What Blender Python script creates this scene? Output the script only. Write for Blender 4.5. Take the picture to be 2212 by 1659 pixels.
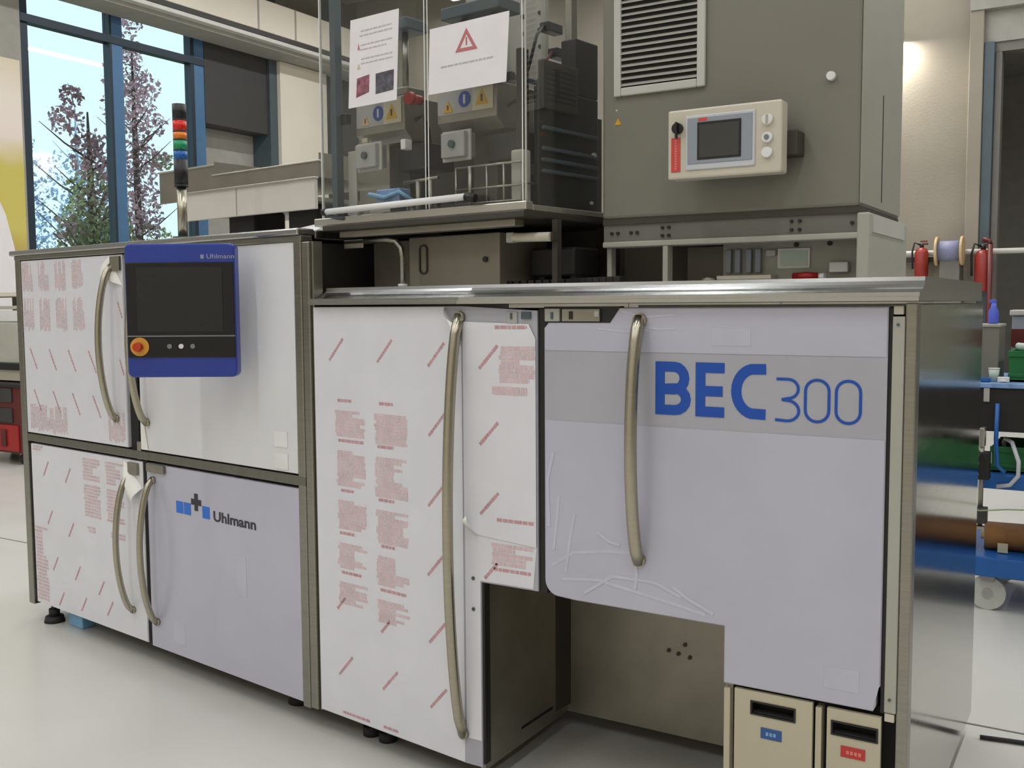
import bpy, bmesh, math, random
from mathutils import Vector, Matrix
random.seed(7)
for o in list(bpy.data.objects): bpy.data.objects.remove(o)
scene = bpy.context.scene
COL = scene.collection

# ------------------------------------------------------------------ camera
cam_data = bpy.data.cameras.new('camera')
cam = bpy.data.objects.new('camera', cam_data); COL.objects.link(cam); scene.camera = cam
cam_data.sensor_width = 36.0; cam_data.lens = 2192 / 2212 * 36.0; cam_data.clip_end = 200; cam_data.clip_start = .05
_f = Vector((-.51841, .85162, -.07742)).normalized()
_r = _f.cross(Vector((0, 0, 1))).normalized(); _u = _r.cross(_f)
_a = math.radians(-.34)
_r2 = _r * math.cos(_a) + _u * math.sin(_a); _u2 = _u * math.cos(_a) - _r * math.sin(_a)
cam.matrix_world = Matrix(((_r2.x, _u2.x, -_f.x, 1.5048), (_r2.y, _u2.y, -_f.y, -2.2198), (_r2.z, _u2.z, -_f.z, 1.32), (0, 0, 0, 1)))

# ------------------------------------------------------------------ view, world
vs = scene.view_settings
vs.view_transform = 'Standard'; vs.look = 'None'; vs.exposure = 0.0; vs.gamma = 1.0; vs.use_curve_mapping = False
world = bpy.data.worlds.new('world'); scene.world = world; world.use_nodes = True
bg = world.node_tree.nodes['Background']
bg.inputs[0].default_value = (.72, .93, 1.0, 1); bg.inputs[1].default_value = 1.25

LAMP_WATTS = 47.0        # each ceiling lamp
LAMP_COLOR = (.955, .985, 1.03)

# ------------------------------------------------------------------ materials
def lin(c):
    if isinstance(c, str):
        c = c.lstrip('#'); c = tuple(int(c[i:i+2], 16) for i in (0, 2, 4))
    return tuple(((v/255/12.92) if v/255 <= .04045 else ((v/255+.055)/1.055)**2.4) for v in c) + (1,)
MATS = {}
def mat(name, col, rough=.5, metal=0.0, var=.06, scale=6.0, stretch=(1, 1, 1), bump=0.0, bscale=40.0, coat=0.0, emit=0.0, spec=.5, rvar=0.0):
    m = bpy.data.materials.new(name); m.use_nodes = True
    nt = m.node_tree; N = nt.nodes; K = nt.links
    b = N['Principled BSDF']; c = lin(col)
    b.inputs['Roughness'].default_value = rough; b.inputs['Metallic'].default_value = metal
    b.inputs['Specular IOR Level'].default_value = spec
    if coat: b.inputs['Coat Weight'].default_value = coat; b.inputs['Coat Roughness'].default_value = .12
    tc = N.new('ShaderNodeTexCoord'); mp = N.new('ShaderNodeMapping'); mp.inputs['Scale'].default_value = stretch
    K.new(tc.outputs['Object'], mp.inputs[0])
    ns = N.new('ShaderNodeTexNoise'); ns.inputs['Scale'].default_value = scale; ns.inputs['Detail'].default_value = 3
    K.new(mp.outputs[0], ns.inputs['Vector'])
    rp = N.new('ShaderNodeValToRGB')
    rp.color_ramp.elements[0].position = .3; rp.color_ramp.elements[1].position = .7
    rp.color_ramp.elements[0].color = tuple(v*(1-var) for v in c[:3]) + (1,)
    rp.color_ramp.elements[1].color = tuple(min(1, v*(1+var)) for v in c[:3]) + (1,)
    K.new(ns.outputs['Fac'], rp.inputs[0]); K.new(rp.outputs[0], b.inputs['Base Color'])
    if rvar:
        mr = N.new('ShaderNodeMapRange'); mr.inputs['To Min'].default_value = max(.02, rough-rvar); mr.inputs['To Max'].default_value = rough+rvar
        K.new(ns.outputs['Fac'], mr.inputs[0]); K.new(mr.outputs[0], b.inputs['Roughness'])
    if bump:
        n2 = N.new('ShaderNodeTexNoise'); n2.inputs['Scale'].default_value = bscale; n2.inputs['Detail'].default_value = 4
        K.new(mp.outputs[0], n2.inputs['Vector'])
        bp = N.new('ShaderNodeBump'); bp.inputs['Strength'].default_value = bump; bp.inputs['Distance'].default_value = .01
        K.new(n2.outputs['Fac'], bp.inputs['Height']); K.new(bp.outputs[0], b.inputs['Normal'])
    if emit:
        b.inputs['Emission Color'].default_value = c; b.inputs['Emission Strength'].default_value = emit
    MATS[name] = m; return m
def glass(name, tint=(1, 1, 1), refl=.06, haze=0.0, hazecol=(.8, .8, .8), rough=.02):
    m = bpy.data.materials.new(name); m.use_nodes = True
    nt = m.node_tree; N = nt.nodes; K = nt.links; N.clear()
    out = N.new('ShaderNodeOutputMaterial'); tr = N.new('ShaderNodeBsdfTransparent'); tr.inputs[0].default_value = (*tint, 1)
    gl = N.new('ShaderNodeBsdfGlossy'); gl.inputs['Roughness'].default_value = rough
    lw = N.new('ShaderNodeLayerWeight'); lw.inputs['Blend'].default_value = .5
    pw = N.new('ShaderNodeMath'); pw.operation = 'POWER'; pw.inputs[1].default_value = 5.0
    K.new(lw.outputs['Facing'], pw.inputs[0])
    ad = N.new('ShaderNodeMath'); ad.operation = 'MULTIPLY_ADD'; ad.inputs[1].default_value = 1-refl; ad.inputs[2].default_value = refl; ad.use_clamp = True
    K.new(pw.outputs[0], ad.inputs[0])
    mx = N.new('ShaderNodeMixShader'); K.new(ad.outputs[0], mx.inputs[0]); K.new(tr.outputs[0], mx.inputs[1]); K.new(gl.outputs[0], mx.inputs[2])
    last = mx
    if haze:
        df = N.new('ShaderNodeBsdfDiffuse'); df.inputs[0].default_value = (*hazecol, 1)
        m2 = N.new('ShaderNodeMixShader'); m2.inputs[0].default_value = haze
        K.new(mx.outputs[0], m2.inputs[1]); K.new(df.outputs[0], m2.inputs[2]); last = m2
    K.new(last.outputs[0], out.inputs[0]); MATS[name] = m; return m

mat('floor', '#cbc9c2', .24, var=.035, scale=1.3, bump=.02, bscale=3, spec=.5, rvar=.05)
mat('joint', '#4a4a48', .7)
mat('concrete', '#918a7c', .85, var=.10, scale=.9, bump=.15, bscale=30)
mat('plaster', '#ddd5c5', .85, var=.04, scale=1.0)
mat('plaster_grey', '#9d9a92', .85, var=.06)
mat('dark_panel', '#3b3a38', .6)
mat('ceiling', '#8f8c84', .9, var=.08)
mat('steel_dark', '#4f5b60', .5, metal=.2)
mat('blue_frame', '#4d7397', .45, metal=.3)
mat('black_frame', '#22303c', .45, metal=.2)
mat('stainless', '#98958b', .34, metal=1, var=.07, scale=14, stretch=(1, 1, 14), bump=.02, bscale=60, rvar=.05)
mat('stainless_h', '#bcbdbb', .24, metal=1, var=.02, scale=5, stretch=(.4, 2, 2), rvar=.02)
mat('stainless_mirror', '#b5b1a6', .13, metal=1, var=.04, scale=10, stretch=(1, 1, 10), rvar=.04)
mat('stainless_dull', '#9a9589', .46, metal=.9, var=.10, scale=8, bump=.04, bscale=25)
mat('satin', '#b0aa98', .30, metal=1, var=.04, scale=20, stretch=(1, 1, 6))
mat('alu', '#c9c6bd', .35, metal=.9, var=.05)
mat('door_white', '#dcdcde', .35, var=.02, coat=.15)
mat('film', '#dcdce1', .28, var=.025, scale=9, bump=.05, bscale=7, coat=.35)
mat('film_curl', '#eceae4', .3, var=.04)
mat('print_red', '#c39499', .5, var=.12, scale=30)
mat('print_pink', '#d2b9bc', .5, var=.10, scale=30)
mat('door_grey', '#a9a9b1', .32, var=.03, coat=.2)
mat('film_lavender', '#b8b7c5', .27, var=.03, scale=5, bump=.06, bscale=9, coat=.35)
mat('film_wrinkle', '#c1c0cd', .25, var=.05, scale=12, coat=.4)
mat('blue_letter', '#0d4aa8', .4, var=.03)
mat('blue_logo', '#2c6fd0', .4, var=.05)
mat('black_letter', '#33333a', .5)
mat('black', '#161616', .45, var=.15)
mat('black_gloss', '#0b0c0e', .18, var=.1)
mat('rubber', '#2a2a2b', .75)
mat('hmi_blue', '#1a3590', .35, var=.04, coat=.3)
mat('hmi_screen', '#1d1f21', .15, var=.05)
mat('estop_red', '#b93a12', .4)
mat('estop_yellow', '#d99a3a', .45)
mat('white', '#dededb', .45, var=.03)
mat('grey_btn', '#77787c', .4)
mat('grey_cab', '#7a776c', .42, var=.035, scale=2.5, bump=.02, bscale=60)
mat('vent_frame', '#bdbbb3', .5, var=.03)
mat('vent_slat', '#a5a399', .5, var=.04)
mat('vent_dark', '#23231f', .8)
mat('panel_beige', '#c7c0ae', .42, var=.03)
mat('panel_bezel', '#8f969f', .4, var=.05)
mat('panel_bezel_light', '#c3c6c9', .4, var=.04)
mat('lcd', '#3b3c3a', .25, var=.08)
mat('red_label', '#c9473f', .5, var=.12, scale=40)
mat('yellow', '#d3a014', .5, var=.08)
mat('amber_pale', '#c9a87e', .5, var=.08)
mat('sticker_blue', '#2b4a96', .45, var=.1)
mat('frame_paint', '#a8a79b', .5, var=.03)
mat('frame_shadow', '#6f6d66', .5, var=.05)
mat('plate_dark', '#45413a', .5, metal=.3, var=.12, scale=5)
mat('machine_black', '#1d1c19', .5, var=.2)
mat('plate_mid', '#6d675c', .55, var=.10, scale=5)
mat('tape_pale', '#e4e4e2', .35)
mat('tape_lavender', '#bdbcca', .3)
mat('steel_rail', '#7d7a71', .38, metal=.9, var=.08, scale=10, stretch=(6, 6, 1))
mat('cab_side_lit', '#9c9b8f', .42, var=.03)
mat('tray_white', '#cfcabf', .45, var=.03)
mat('box_grey', '#8b8476', .5, metal=.25, var=.06, scale=6)
mat('gap_black', '#100f0d', .8)
mat('paper', '#e6e1e4', .6, var=.03, scale=14)
mat('paper_red', '#b8706f', .6, var=.1)
mat('paper_grey', '#b9b4b8', .6)
mat('photo_dark', '#54525c', .6, var=.6, scale=60)
mat('photo_red', '#8a5560', .6, var=.5, scale=60)
mat('sticker_grey', '#a9a8a4', .4)
mat('sticker_cream', '#c9c1a4', .45)
mat('drawer', '#bdb49c', .5, var=.03)
mat('blue_label', '#2f568f', .5, var=.1)
mat('blue_label_text', '#7fa3cf', .5)
mat('red_label2', '#b93632', .5, var=.1)
mat('red_label_text', '#dc7c72', .5)
mat('lens_red', '#d2200c', .3, var=.05)
mat('lens_amber', '#e07a10', .3, var=.05)
mat('lens_green', '#16915c', .3, var=.05)
mat('lens_blue', '#155ea6', .3, var=.05)
mat('red_steel', '#a01f1c', .4, var=.08)
mat('dark_red', '#5d1f1c', .5, var=.1)
mat('ext_red', '#8f2a22', .4, var=.08)
mat('bench_grey', '#b4b2a6', .5, var=.05)
mat('wood', '#c0a77c', .6, var=.12, scale=12, stretch=(1, 1, 6))
mat('cable_blue', '#7b7f9c', .6, var=.2, scale=40, stretch=(1, 1, 8))
mat('shelf_blue', '#1f5fa8', .4, var=.05)
mat('tray_blue', '#7f9fcb', .35, var=.25, scale=20)
mat('crate_green', '#1a6a37', .45, var=.1)
mat('crate_light', '#b9c8bb', .5, var=.15)
mat('roll_brown', '#8f6234', .6, var=.12, scale=8)
mat('caster_white', '#c4c6bd', .5, var=.05)
mat('bottle_blue', '#5566cf', .4, var=.1)
mat('cyan_foot', '#7fb4da', .4)
mat('bark', '#4a3d38', .9, var=.2)
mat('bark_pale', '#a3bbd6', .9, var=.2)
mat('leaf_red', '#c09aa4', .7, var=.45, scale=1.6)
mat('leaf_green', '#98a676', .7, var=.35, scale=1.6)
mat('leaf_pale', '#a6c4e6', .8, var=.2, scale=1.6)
mat('lawn', '#7c8a5e', .95, var=.2, scale=.5)
mat('banner_cream', '#e2d9cf', .6, var=.05, scale=.6)
mat('banner_yellow', '#c9bb5a', .6, var=.12, scale=1.2)
mat('banner_brown', '#9a6a35', .6, var=.2, scale=1.2)
mat('banner_white', '#e6e0e0', .6, var=.02)
mat('lamp_white', '#fff6e6', .5, emit=6.0)
mat('lamp_housing', '#c9c7c0', .5)
def banner_mat():
    m = bpy.data.materials.new('banner'); m.use_nodes = True; nt = m.node_tree; N = nt.nodes; K = nt.links
    tc = N.new('ShaderNodeTexCoord'); sp = N.new('ShaderNodeSeparateXYZ'); K.new(tc.outputs['Object'], sp.inputs[0])
    ns = N.new('ShaderNodeTexNoise'); ns.inputs['Scale'].default_value = 1.1; K.new(tc.outputs['Object'], ns.inputs['Vector'])
    ad = N.new('ShaderNodeMath'); ad.operation = 'MULTIPLY_ADD'; ad.inputs[1].default_value = .55; K.new(ns.outputs['Fac'], ad.inputs[0]); K.new(sp.outputs['Z'], ad.inputs[2])
    mr = N.new('ShaderNodeMapRange'); mr.inputs['From Min'].default_value = .25; mr.inputs['From Max'].default_value = 3.5; K.new(ad.outputs[0], mr.inputs[0])
    rp = N.new('ShaderNodeValToRGB'); el = rp.color_ramp.elements
    el[0].position = 0; el[0].color = lin('#8a5f38'); el[1].position = 1; el[1].color = lin('#d8cdb4')
    for p, c in ((.22, '#a37440'), (.36, '#cbbd62'), (.58, '#c6b95a'), (.70, '#e3d6cb'), (.86, '#e4dacd')):
        e = el.new(p); e.color = lin(c)
    K.new(mr.outputs[0], rp.inputs[0]); b = N['Principled BSDF']; b.inputs['Roughness'].default_value = .6; K.new(rp.outputs[0], b.inputs['Base Color'])
    MATS['banner'] = m
banner_mat()
glass('acrylic', (.975, .98, .975), .06, haze=.007, hazecol=(.75, .77, .75))
glass('window_glass', (.95, .985, 1.0), .05)
glass('clear_box', (.80, .84, .80), .10, haze=.20, hazecol=(.42, .44, .38))
glass('wrap', (1, 1, 1), .30, haze=.05, hazecol=(.85, .85, .9), rough=.12)

# ------------------------------------------------------------------ frames and mesh builder
A_L = math.radians(-7.89)
class Frame:
    def __init__(s, ox=0, oy=0, oz=0, a=0.0): s.o = Vector((ox, oy, oz)); s.c = math.cos(a); s.s = math.sin(a); s.a = a
    def __call__(s, x, d, z): return Vector((s.o.x + x*s.c - d*s.s, s.o.y + x*s.s + d*s.c, s.o.z + z))
FR = Frame(); FL = Frame(a=A_L)
OFF = {}
def tag(o, label=None, cat=None, group=None, kind=None):
    if label: o['label'] = label
    if cat: o['category'] = cat
    if group: o['group'] = group
    if kind: o['kind'] = kind
    return o
def thing(name, label, cat, loc=(0, 0, 0), group=None, kind=None):
    o = bpy.data.objects.new(name, None); COL.objects.link(o); o.location = loc; o.empty_display_size = .05
    OFF[o.name] = Vector(loc); return tag(o, label, cat, group, kind)
class MB:
    def __init__(s, fr=FR): s.v = []; s.f = []; s.sm = []; s.mi = []; s.fr = fr; s.slots = []
    def _m(s): return 0
    def add(s, pts, faces, smooth=False, raw=False):
        n = len(s.v); s.v += [Vector(p) if raw else s.fr(*p) for p in pts]
        for f in faces: s.f.append([n+i for i in f]); s.sm.append(smooth)
        return s
    def box(s, x0, x1, y0, y1, z0, z1):
        p = [(x, y, z) for z in (z0, z1) for y in (y0, y1) for x in (x0, x1)]
        return s.add(p, [(0, 2, 3, 1), (4, 5, 7, 6), (0, 1, 5, 4), (2, 6, 7, 3), (0, 4, 6, 2), (1, 3, 7, 5)])
    def quad(s, *p): return s.add(p, [tuple(range(len(p)))])
    def poly(s, pts, d0, d1):
        """polygon in the x-z plane (counter-clockwise seen from the viewer side -d), extruded from d0 (front) to d1 (back)"""
        n = len(pts); P = [(x, d0, z) for x, z in pts] + [(x, d1, z) for x, z in pts]
        F = [tuple(range(n)), tuple(range(2*n-1, n-1, -1))]
        for i in range(n): j = (i+1) % n; F.append((i, n+i, n+j, j))
        return s.add(P, F)
    def tube(s, pts, r, n=10, cap=True, radii=None):
        """tube through frame-space points"""
        P = [s.fr(*p) for p in pts]; k = len(P); rings = []; up = None
        base = len(s.v)
        for i, p in enumerate(P):
            t = (P[min(i+1, k-1)] - P[max(i-1, 0)]).normalized()
            if up is None:
                up = Vector((0, 0, 1)) if abs(t.z) < .9 else Vector((1, 0, 0))
            a = t.cross(up).normalized(); up = a.cross(t).normalized()
            rr = radii[i] if radii else r
            for j in range(n):
                w = 2*math.pi*j/n; s.v.append(p + (a*math.cos(w) + up*math.sin(w))*rr)
        for i in range(k-1):
            for j in range(n):
                jj = (j+1) % n
                s.f.append([base+i*n+j, base+i*n+jj, base+(i+1)*n+jj, base+(i+1)*n+j]); s.sm.append(True)
        if cap:
            s.f.append([base+j for j in range(n)][::-1]); s.sm.append(False)
            s.f.append([base+(k-1)*n+j for j in range(n)]); s.sm.append(False)
        return s
    def cyl(s, p0, p1, r, n=20, r2=None): return s.tube([p0, p1], r, n, True, [r, r if r2 is None else r2])
    def ribbon(s, pts, w, d0, d1, closed=False):
        """flat stroke of width w in the x-z plane, from d0 (front) to d1"""
        n = len(pts); Lp = []; Rp = []
        for i in range(n):
            p = Vector(pts[i])
            a = Vector(pts[(i-1) % n]) if (closed or i > 0) else None
            b = Vector(pts[(i+1) % n]) if (closed or i < n-1) else None
            d1v = (p-a).normalized() if a is not None else (b-p).normalized()
            d2v = (b-p).normalized() if b is not None else d1v
            nn = Vector((-(d1v.y+d2v.y), d1v.x+d2v.x))
            if nn.length < 1e-6: nn = Vector((-d1v.y, d1v.x))
            nn.normalize(); k = nn.dot(Vector((-d1v.y, d1v.x))); k = max(k, .45)
            Lp.append(p + nn*(w/2/k)); Rp.append(p - nn*(w/2/k))
        m = n if closed else n-1
        for i in range(m):
            j = (i+1) % n
            q = [Rp[i], Rp[j], Lp[j], Lp[i]]
            s.poly([(c.x, c.y) for c in q], d0, d1)
        return s
    def build(s, name, material, parent=None, bev=0.0, seg=2, off=None, label=None):
        me = bpy.data.meshes.new(name)
        o = bpy.data.objects.new(name, me)
        base = Vector((0, 0, 0))
        if parent is not None:
            p = parent
            while p.parent: p = p.parent
            base = OFF.get(p.name, Vector((0, 0, 0)))
            o.parent = parent
        elif off is not None:
            base = Vector(off); o.location = base; OFF[o.name] = base
        me.from_pydata([tuple(v-base) for v in s.v], [], s.f)
        me.polygons.foreach_set('use_smooth', s.sm)
        me.materials.append(MATS[material])
        bm = bmesh.new(); bm.from_mesh(me); bmesh.ops.recalc_face_normals(bm, faces=bm.faces); bm.to_mesh(me); bm.free()
        COL.objects.link(o)
        if parent is None and off is not None: OFF[o.name] = base
        if bev:
            md = o.modifiers.new('bevel', 'BEVEL'); md.width = bev; md.segments = seg; md.limit_method = 'ANGLE'; md.angle_limit = math.radians(50)
        if label: o['label'] = label
        if name.startswith('printed_') or name in ('label_text', 'text_lines'): o['kind'] = 'stuff'
        return o
def B(fr, name, material, parent, x0, x1, y0, y1, z0, z1, bev=0.0):
    return MB(fr).box(x0, x1, y0, y1, z0, z1).build(name, material, parent, bev)
def copy_tree(o, parent=None, dloc=None):
    c = o.copy(); COL.objects.link(c); c.parent = parent
    if dloc is not None: c.location = Vector(o.location) + Vector(dloc)
    for ch in list(o.children): copy_tree(ch, c)
    return c
def arc(cx, cz, r, a0, a1, n=8, rz=None):
    rz = r if rz is None else rz
    return [(cx + r*math.cos(math.radians(a0+(a1-a0)*i/n)), cz + rz*math.sin(math.radians(a0+(a1-a0)*i/n))) for i in range(n+1)]
def roundrect(x0, x1, z0, z1, r, n=5):
    return arc(x0+r, z0+r, r, 180, 270, n) + arc(x1-r, z0+r, r, 270, 360, n) + arc(x1-r, z1-r, r, 0, 90, n) + arc(x0+r, z1-r, r, 90, 180, n)
def text_mesh(name, body, material, parent, fr, x0, x1, z0, d, bold=0.0, height=None):
    cu = bpy.data.curves.new(name, 'FONT'); cu.body = body; cu.size = 1.0; cu.offset = bold; cu.extrude = 0.0; cu.resolution_u = 3
    to = bpy.data.objects.new(name, cu); COL.objects.link(to)
    dg = bpy.context.evaluated_depsgraph_get()
    me = bpy.data.meshes.new_from_object(to.evaluated_get(dg))
    bpy.data.objects.remove(to); bpy.data.curves.remove(cu)
    xs = [v.co.x for v in me.vertices]; ys = [v.co.y for v in me.vertices]
    k = (x1-x0)/(max(xs)-min(xs)); kz = k if height is None else height/(max(ys)-min(ys))
    mb = MB(fr)
    mb.add([((v.co.x-min(xs))*k + x0, d, (v.co.y-min(ys))*kz + z0) for v in me.vertices], [tuple(p.vertices) for p in me.polygons])
    bpy.data.meshes.remove(me)
    return mb.build(name, material, parent)

# ------------------------------------------------------------------ the hall
XW, YB, ZC = -10.55, 12.3, 6.95
XE, YN = 9.0, -9.0
def struct(o, label=None):
    o['kind'] = 'structure'
    if label: o['label'] = label
    return o
fl = thing('floor', 'pale beige glossy epoxy hall floor', None, (0, 0, 0), kind='structure')
MB().box(XW-.3, XE, YN, 1.163, -.2, 0).build('slab', 'floor', fl)
MB().box(XW-.3, XE, 1.177, YB+.2, -.2, 0).build('slab', 'floor', fl)
MB().box(XW-.3, XE, 1.163, 1.177, -.2, -.004).build('expansion_joint', 'joint', fl)

wl = thing('wall_left', 'plastered window wall of the hall', None, (XW, 0, 0), kind='structure')
w = MB()
w.box(XW-.35, XW, YN, 5.74, 0, ZC).box(XW-.35, XW, 5.74, 8.72, 0, 1.0).box(XW-.35, XW, 5.74, 8.72, 5.45, ZC)
w.build('wall_panel', 'plaster_grey', wl)
MB().box(XW-.35, XW, 8.72, 10.03, 4.1, ZC).build('shaded_upper_wall', 'dark_panel', wl)  # upper wall over the recess, its shade put into the dark colour
MB().box(XW-.55, XW-.35, 8.72, 10.03, 0, 4.1).build('recess_panel', 'plaster_grey', wl)
MB().box(XW-.35, XW+.05, 10.03, 10.2, 0, ZC).build('column_edge', 'steel_dark', wl)
MB().box(XW, XW+.12, 10.2, 11.32, 0, 5.29).build('column', 'plaster', wl)
MB().box(XW-.35, XW, 10.2, 11.32, 0, ZC).build('wall_panel', 'plaster_grey', wl)
MB().box(XW-.35, XW, 11.32, YB+.3, 0, ZC).build('wall_panel', 'dark_panel', wl)
bm_ = thing('trim_1', 'cream boxed beam with a dark gap and light duct above the windows', None, (XW, 8, 5.4), kind='structure')
MB().box(XW, -9.9, 2.0, YB, 5.50, 5.97).build('beam', 'plaster', bm_, .01)
MB().box(XW, -9.92, 2.0, YB, 5.43, 5.495).build('dark_gap', 'dark_panel', bm_)
MB().box(XW, -9.90, 2.0, YB, 5.36, 5.42).build('duct', 'lamp_housing', bm_, .01)
MB().box(XW+.02, -10.02, 2.0, YB, 5.30, 5.36).build('duct_tray', 'plaster_grey', bm_)
for y in (5.2, 7.2, 9.2, 10.0):
    MB().box(-9.905, -9.895, y, y+.035, 5.50, 5.97).build('panel_seam', 'plaster_grey', bm_)

# window
wn = thing('window_1', 'tall blue-framed hall window looking out on autumn trees', None, (XW-.1, 7.2, 1.0), kind='structure')
x0, x1 = XW-.14, XW-.03
MB().box(x0, x1, 5.74, 5.86, 1.0, 5.45).build('window_frame', 'black_frame', wn)
MB().box(x0, x1+.02, 7.07, 7.27, 1.0, 5.45).build('mullion', 'blue_frame', wn)
MB().box(x0, x1+.03, 7.055, 7.09, 1.0, 5.45).build('mullion_edge', 'black_frame', wn)
MB().box(x0, x1+.02, 8.52, 8.72, 1.0, 5.45).build('window_frame', 'blue_frame', wn)
MB().box(x0, x1+.03, 8.46, 8.525, 1.0, 5.45).build('window_frame_edge', 'black_frame', wn)
MB().box(x0, x1+.04, 5.74, 8.72, 4.93, 5.03).build('transom', 'black_frame', wn)
MB().box(x0, x1, 5.74, 8.72, 1.0, 1.1).build('window_sill', 'blue_frame', wn)
for (ya, yb) in ((5.86, 7.055), (7.27, 8.46)):
    for (za, zb) in ((1.1, 4.93), (5.03, 5.45)):
        MB().box(XW-.09, XW-.082, ya, yb, za, zb).build('pane', 'window_glass', wn)

wb = thing('wall_back', 'raw concrete end wall of the hall', None, (0, YB, 0), kind='structure')
MB().box(XW-.3, -.374, YB, YB+.3, 0, ZC).build('concrete_wall', 'concrete', wb)
MB().box(-.374, -.209, YB-.14, YB+.3, 0, 5.05).build('pillar', 'concrete', wb, .01)
MB().box(-.374, XE, YB-.05, YB+.3, 4.62, ZC).build('lintel', 'plaster_grey', wb)
MB().box(-.374, XE, YB-.16, YB+.3, 5.02, 5.3).build('crane_beam', 'plaster_grey', wb)
MB().box(3.2, XE, YB, YB+.3, 0, 4.62).build('concrete_wall', 'concrete', wb)
for p in ((-2.8, 3.0), (-5.2, 3.0)):
    MB().box(p[0], p[0]+.012, YB-.004, YB, 0, ZC).build('panel_joint', 'joint', wb)
dr = thing('door_1', 'steel-framed gateway into a dark adjoining room', None, (1.5, YB, 0), kind='structure')
MB().box(-.209, -.083, YB-.1, YB+.2, 0, 4.62).build('door_frame', 'steel_dark', dr, .01)
MB().box(-.083, .0, YB-.02, YB+.2, 0, 4.5).build('door_frame_inner', 'frame_shadow', dr, .01)
MB().box(-.083, 3.2, YB-.02, YB+.2, 4.5, 4.62).build('door_head', 'frame_shadow', dr)
m = MB(); m.box(-1.5, 5, YB+4.3, YB+4.5, 0, 5).box(-1.5, 5, YB+.3, YB+4.3, 5.0, 5.2).box(-1.6, -1.5, YB+.3, YB+4.5, 0, 5).box(4.9, 5, YB+.3, YB+4.5, 0, 5).box(-1.5, 5, YB+.3, YB+4.3, -.2, 0)
m.build('dark_room', 'plaster_grey', dr)

we = MB().box(XE, XE+.3, YN, YB+.3, 0, ZC).build('wall_right', 'concrete', None, off=(XE, 0, 0)); struct(we)
wf = MB().box(XW-.3, XE+.3, YN-.3, YN, 0, ZC).build('wall_front', 'plaster', None, off=(0, YN, 0)); struct(wf)
ce = thing('ceiling', 'grey hall ceiling with joists', None, (0, 0, ZC), kind='structure')
MB().box(XW-.35, XE+.3, YN-.3, YB+.3, ZC, ZC+.2).build('deck', 'ceiling', ce)
for i in range(14):
    y = -7.6 + i*1.5
    MB().box(XW, XE, y, y+.14, ZC-.30, ZC).build('joist', 'ceiling', ce)
MB().box(-4.2, -4.0, YN, YB, ZC-.42, ZC-.3).build('cable_tray', 'lamp_housing', ce)

# ceiling lamps: linear fixtures, each with its own light
def lamp(x, y):
    t = thing('ceiling_lamp', 'long linear white lamp hung in rows under the hall ceiling', 'lamp', (x, y, 6.25), 'linear lamps in rows under the ceiling')
    MB().box(x-.12, x+.12, y-1.25, y+1.25, 6.28, 6.36).build('housing', 'lamp_housing', t, .01)
    MB().box(x-.10, x+.10, y-1.2, y+1.2, 6.265, 6.28).build('diffuser', 'lamp_white', t)
    for s in (-1, 1):
        MB().cyl((x, y+s*.9, 6.36), (x, y+s*.9, ZC-.001), .006, 6).build('suspension_wire', 'steel_dark', t)
    ld = bpy.data.lights.new('lamp_light', 'AREA'); ld.shape = 'RECTANGLE'; ld.size = .2; ld.size_y = 2.4
    ld.energy = LAMP_WATTS; ld.color = LAMP_COLOR
    lo = bpy.data.objects.new('lamp_light', ld); COL.objects.link(lo); lo.parent = t; lo.location = (0, 0, .01)
    return t
for x in (-8.0, -4.6, -1.2, 2.2, 5.6):
    for y in (-6.5, -3.0, .5, 4.0, 7.5, 10.6):
        lamp(x, y)
# wall lamp grazing the concrete wall
t = thing('wall_lamp', 'downward wall lamp on the concrete wall behind the grey cabinet', 'lamp', (-1.50, YB, 4.8))
MB().box(-1.82, -1.20, YB-.26, YB, 4.80, 4.92).build('housing', 'lamp_housing', t, .01)
MB().box(-1.80, -1.22, YB-.23, YB-.03, 4.79, 4.80).build('diffuser', 'lamp_white', t)
ld = bpy.data.lights.new('wall_lamp_light', 'AREA'); ld.shape = 'RECTANGLE'; ld.size = .55; ld.size_y = .18; ld.energy = 75; ld.color = (1, .95, .85)
lo = bpy.data.objects.new('wall_lamp_light', ld); COL.objects.link(lo); lo.parent = t; lo.location = (0, -.13, -.02)

# ------------------------------------------------------------------ printing on the protective film
def dash(mb, x, z, dx, dz, d, n=7, w=.0085):
    """a slanted run of small printed letters"""
    L_ = math.hypot(dx, dz); ux, uz = dx/L_, dz/L_; px, pz = -uz, ux
    for i in range(n):
        a = (i+.06)/n; b = (i+.93)/n; h = w*(.42 + .12*random.random())
        p = [(x+dx*a-px*h, z+dz*a-pz*h), (x+dx*b-px*h, z+dz*b-pz*h), (x+dx*b+px*h, z+dz*b+pz*h), (x+dx*a+px*h, z+dz*a+pz*h)]
        mb.quad(*[(q[0], d, q[1]) for q in p])
def textblock(mb, x0, x1, z1, z0, d, lh=.0125, fill=.68, vertical=False):
    z = z1
    while z > z0:
        x = x0 + random.random()*.012
        end = x1 - random.choice((0, 0, .004, .02, .05))*(x1-x0)/.12
        while x < end:
            wd = random.uniform(.008, .026)
            xe = min(x+wd, end)
            if not vertical: mb.quad((x, d, z-lh*fill), (xe, d, z-lh*fill), (xe, d, z), (x, d, z))
            x = xe + .0028
        z -= lh
def textcols(mb, x0, x1, z1, z0, d, cw=.011, fill=.62):
    x = x0
    while x < x1:
        z = z0 + random.random()*.02; end = z1 - random.choice((0, 0, .01, .05))
        while z < end:
            ze = min(z + random.uniform(.008, .03), end)
            mb.quad((x, d, z), (x+cw*fill, d, z), (x+cw*fill, d, ze), (x, d, ze)); z = ze+.003
        x += cw
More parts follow.
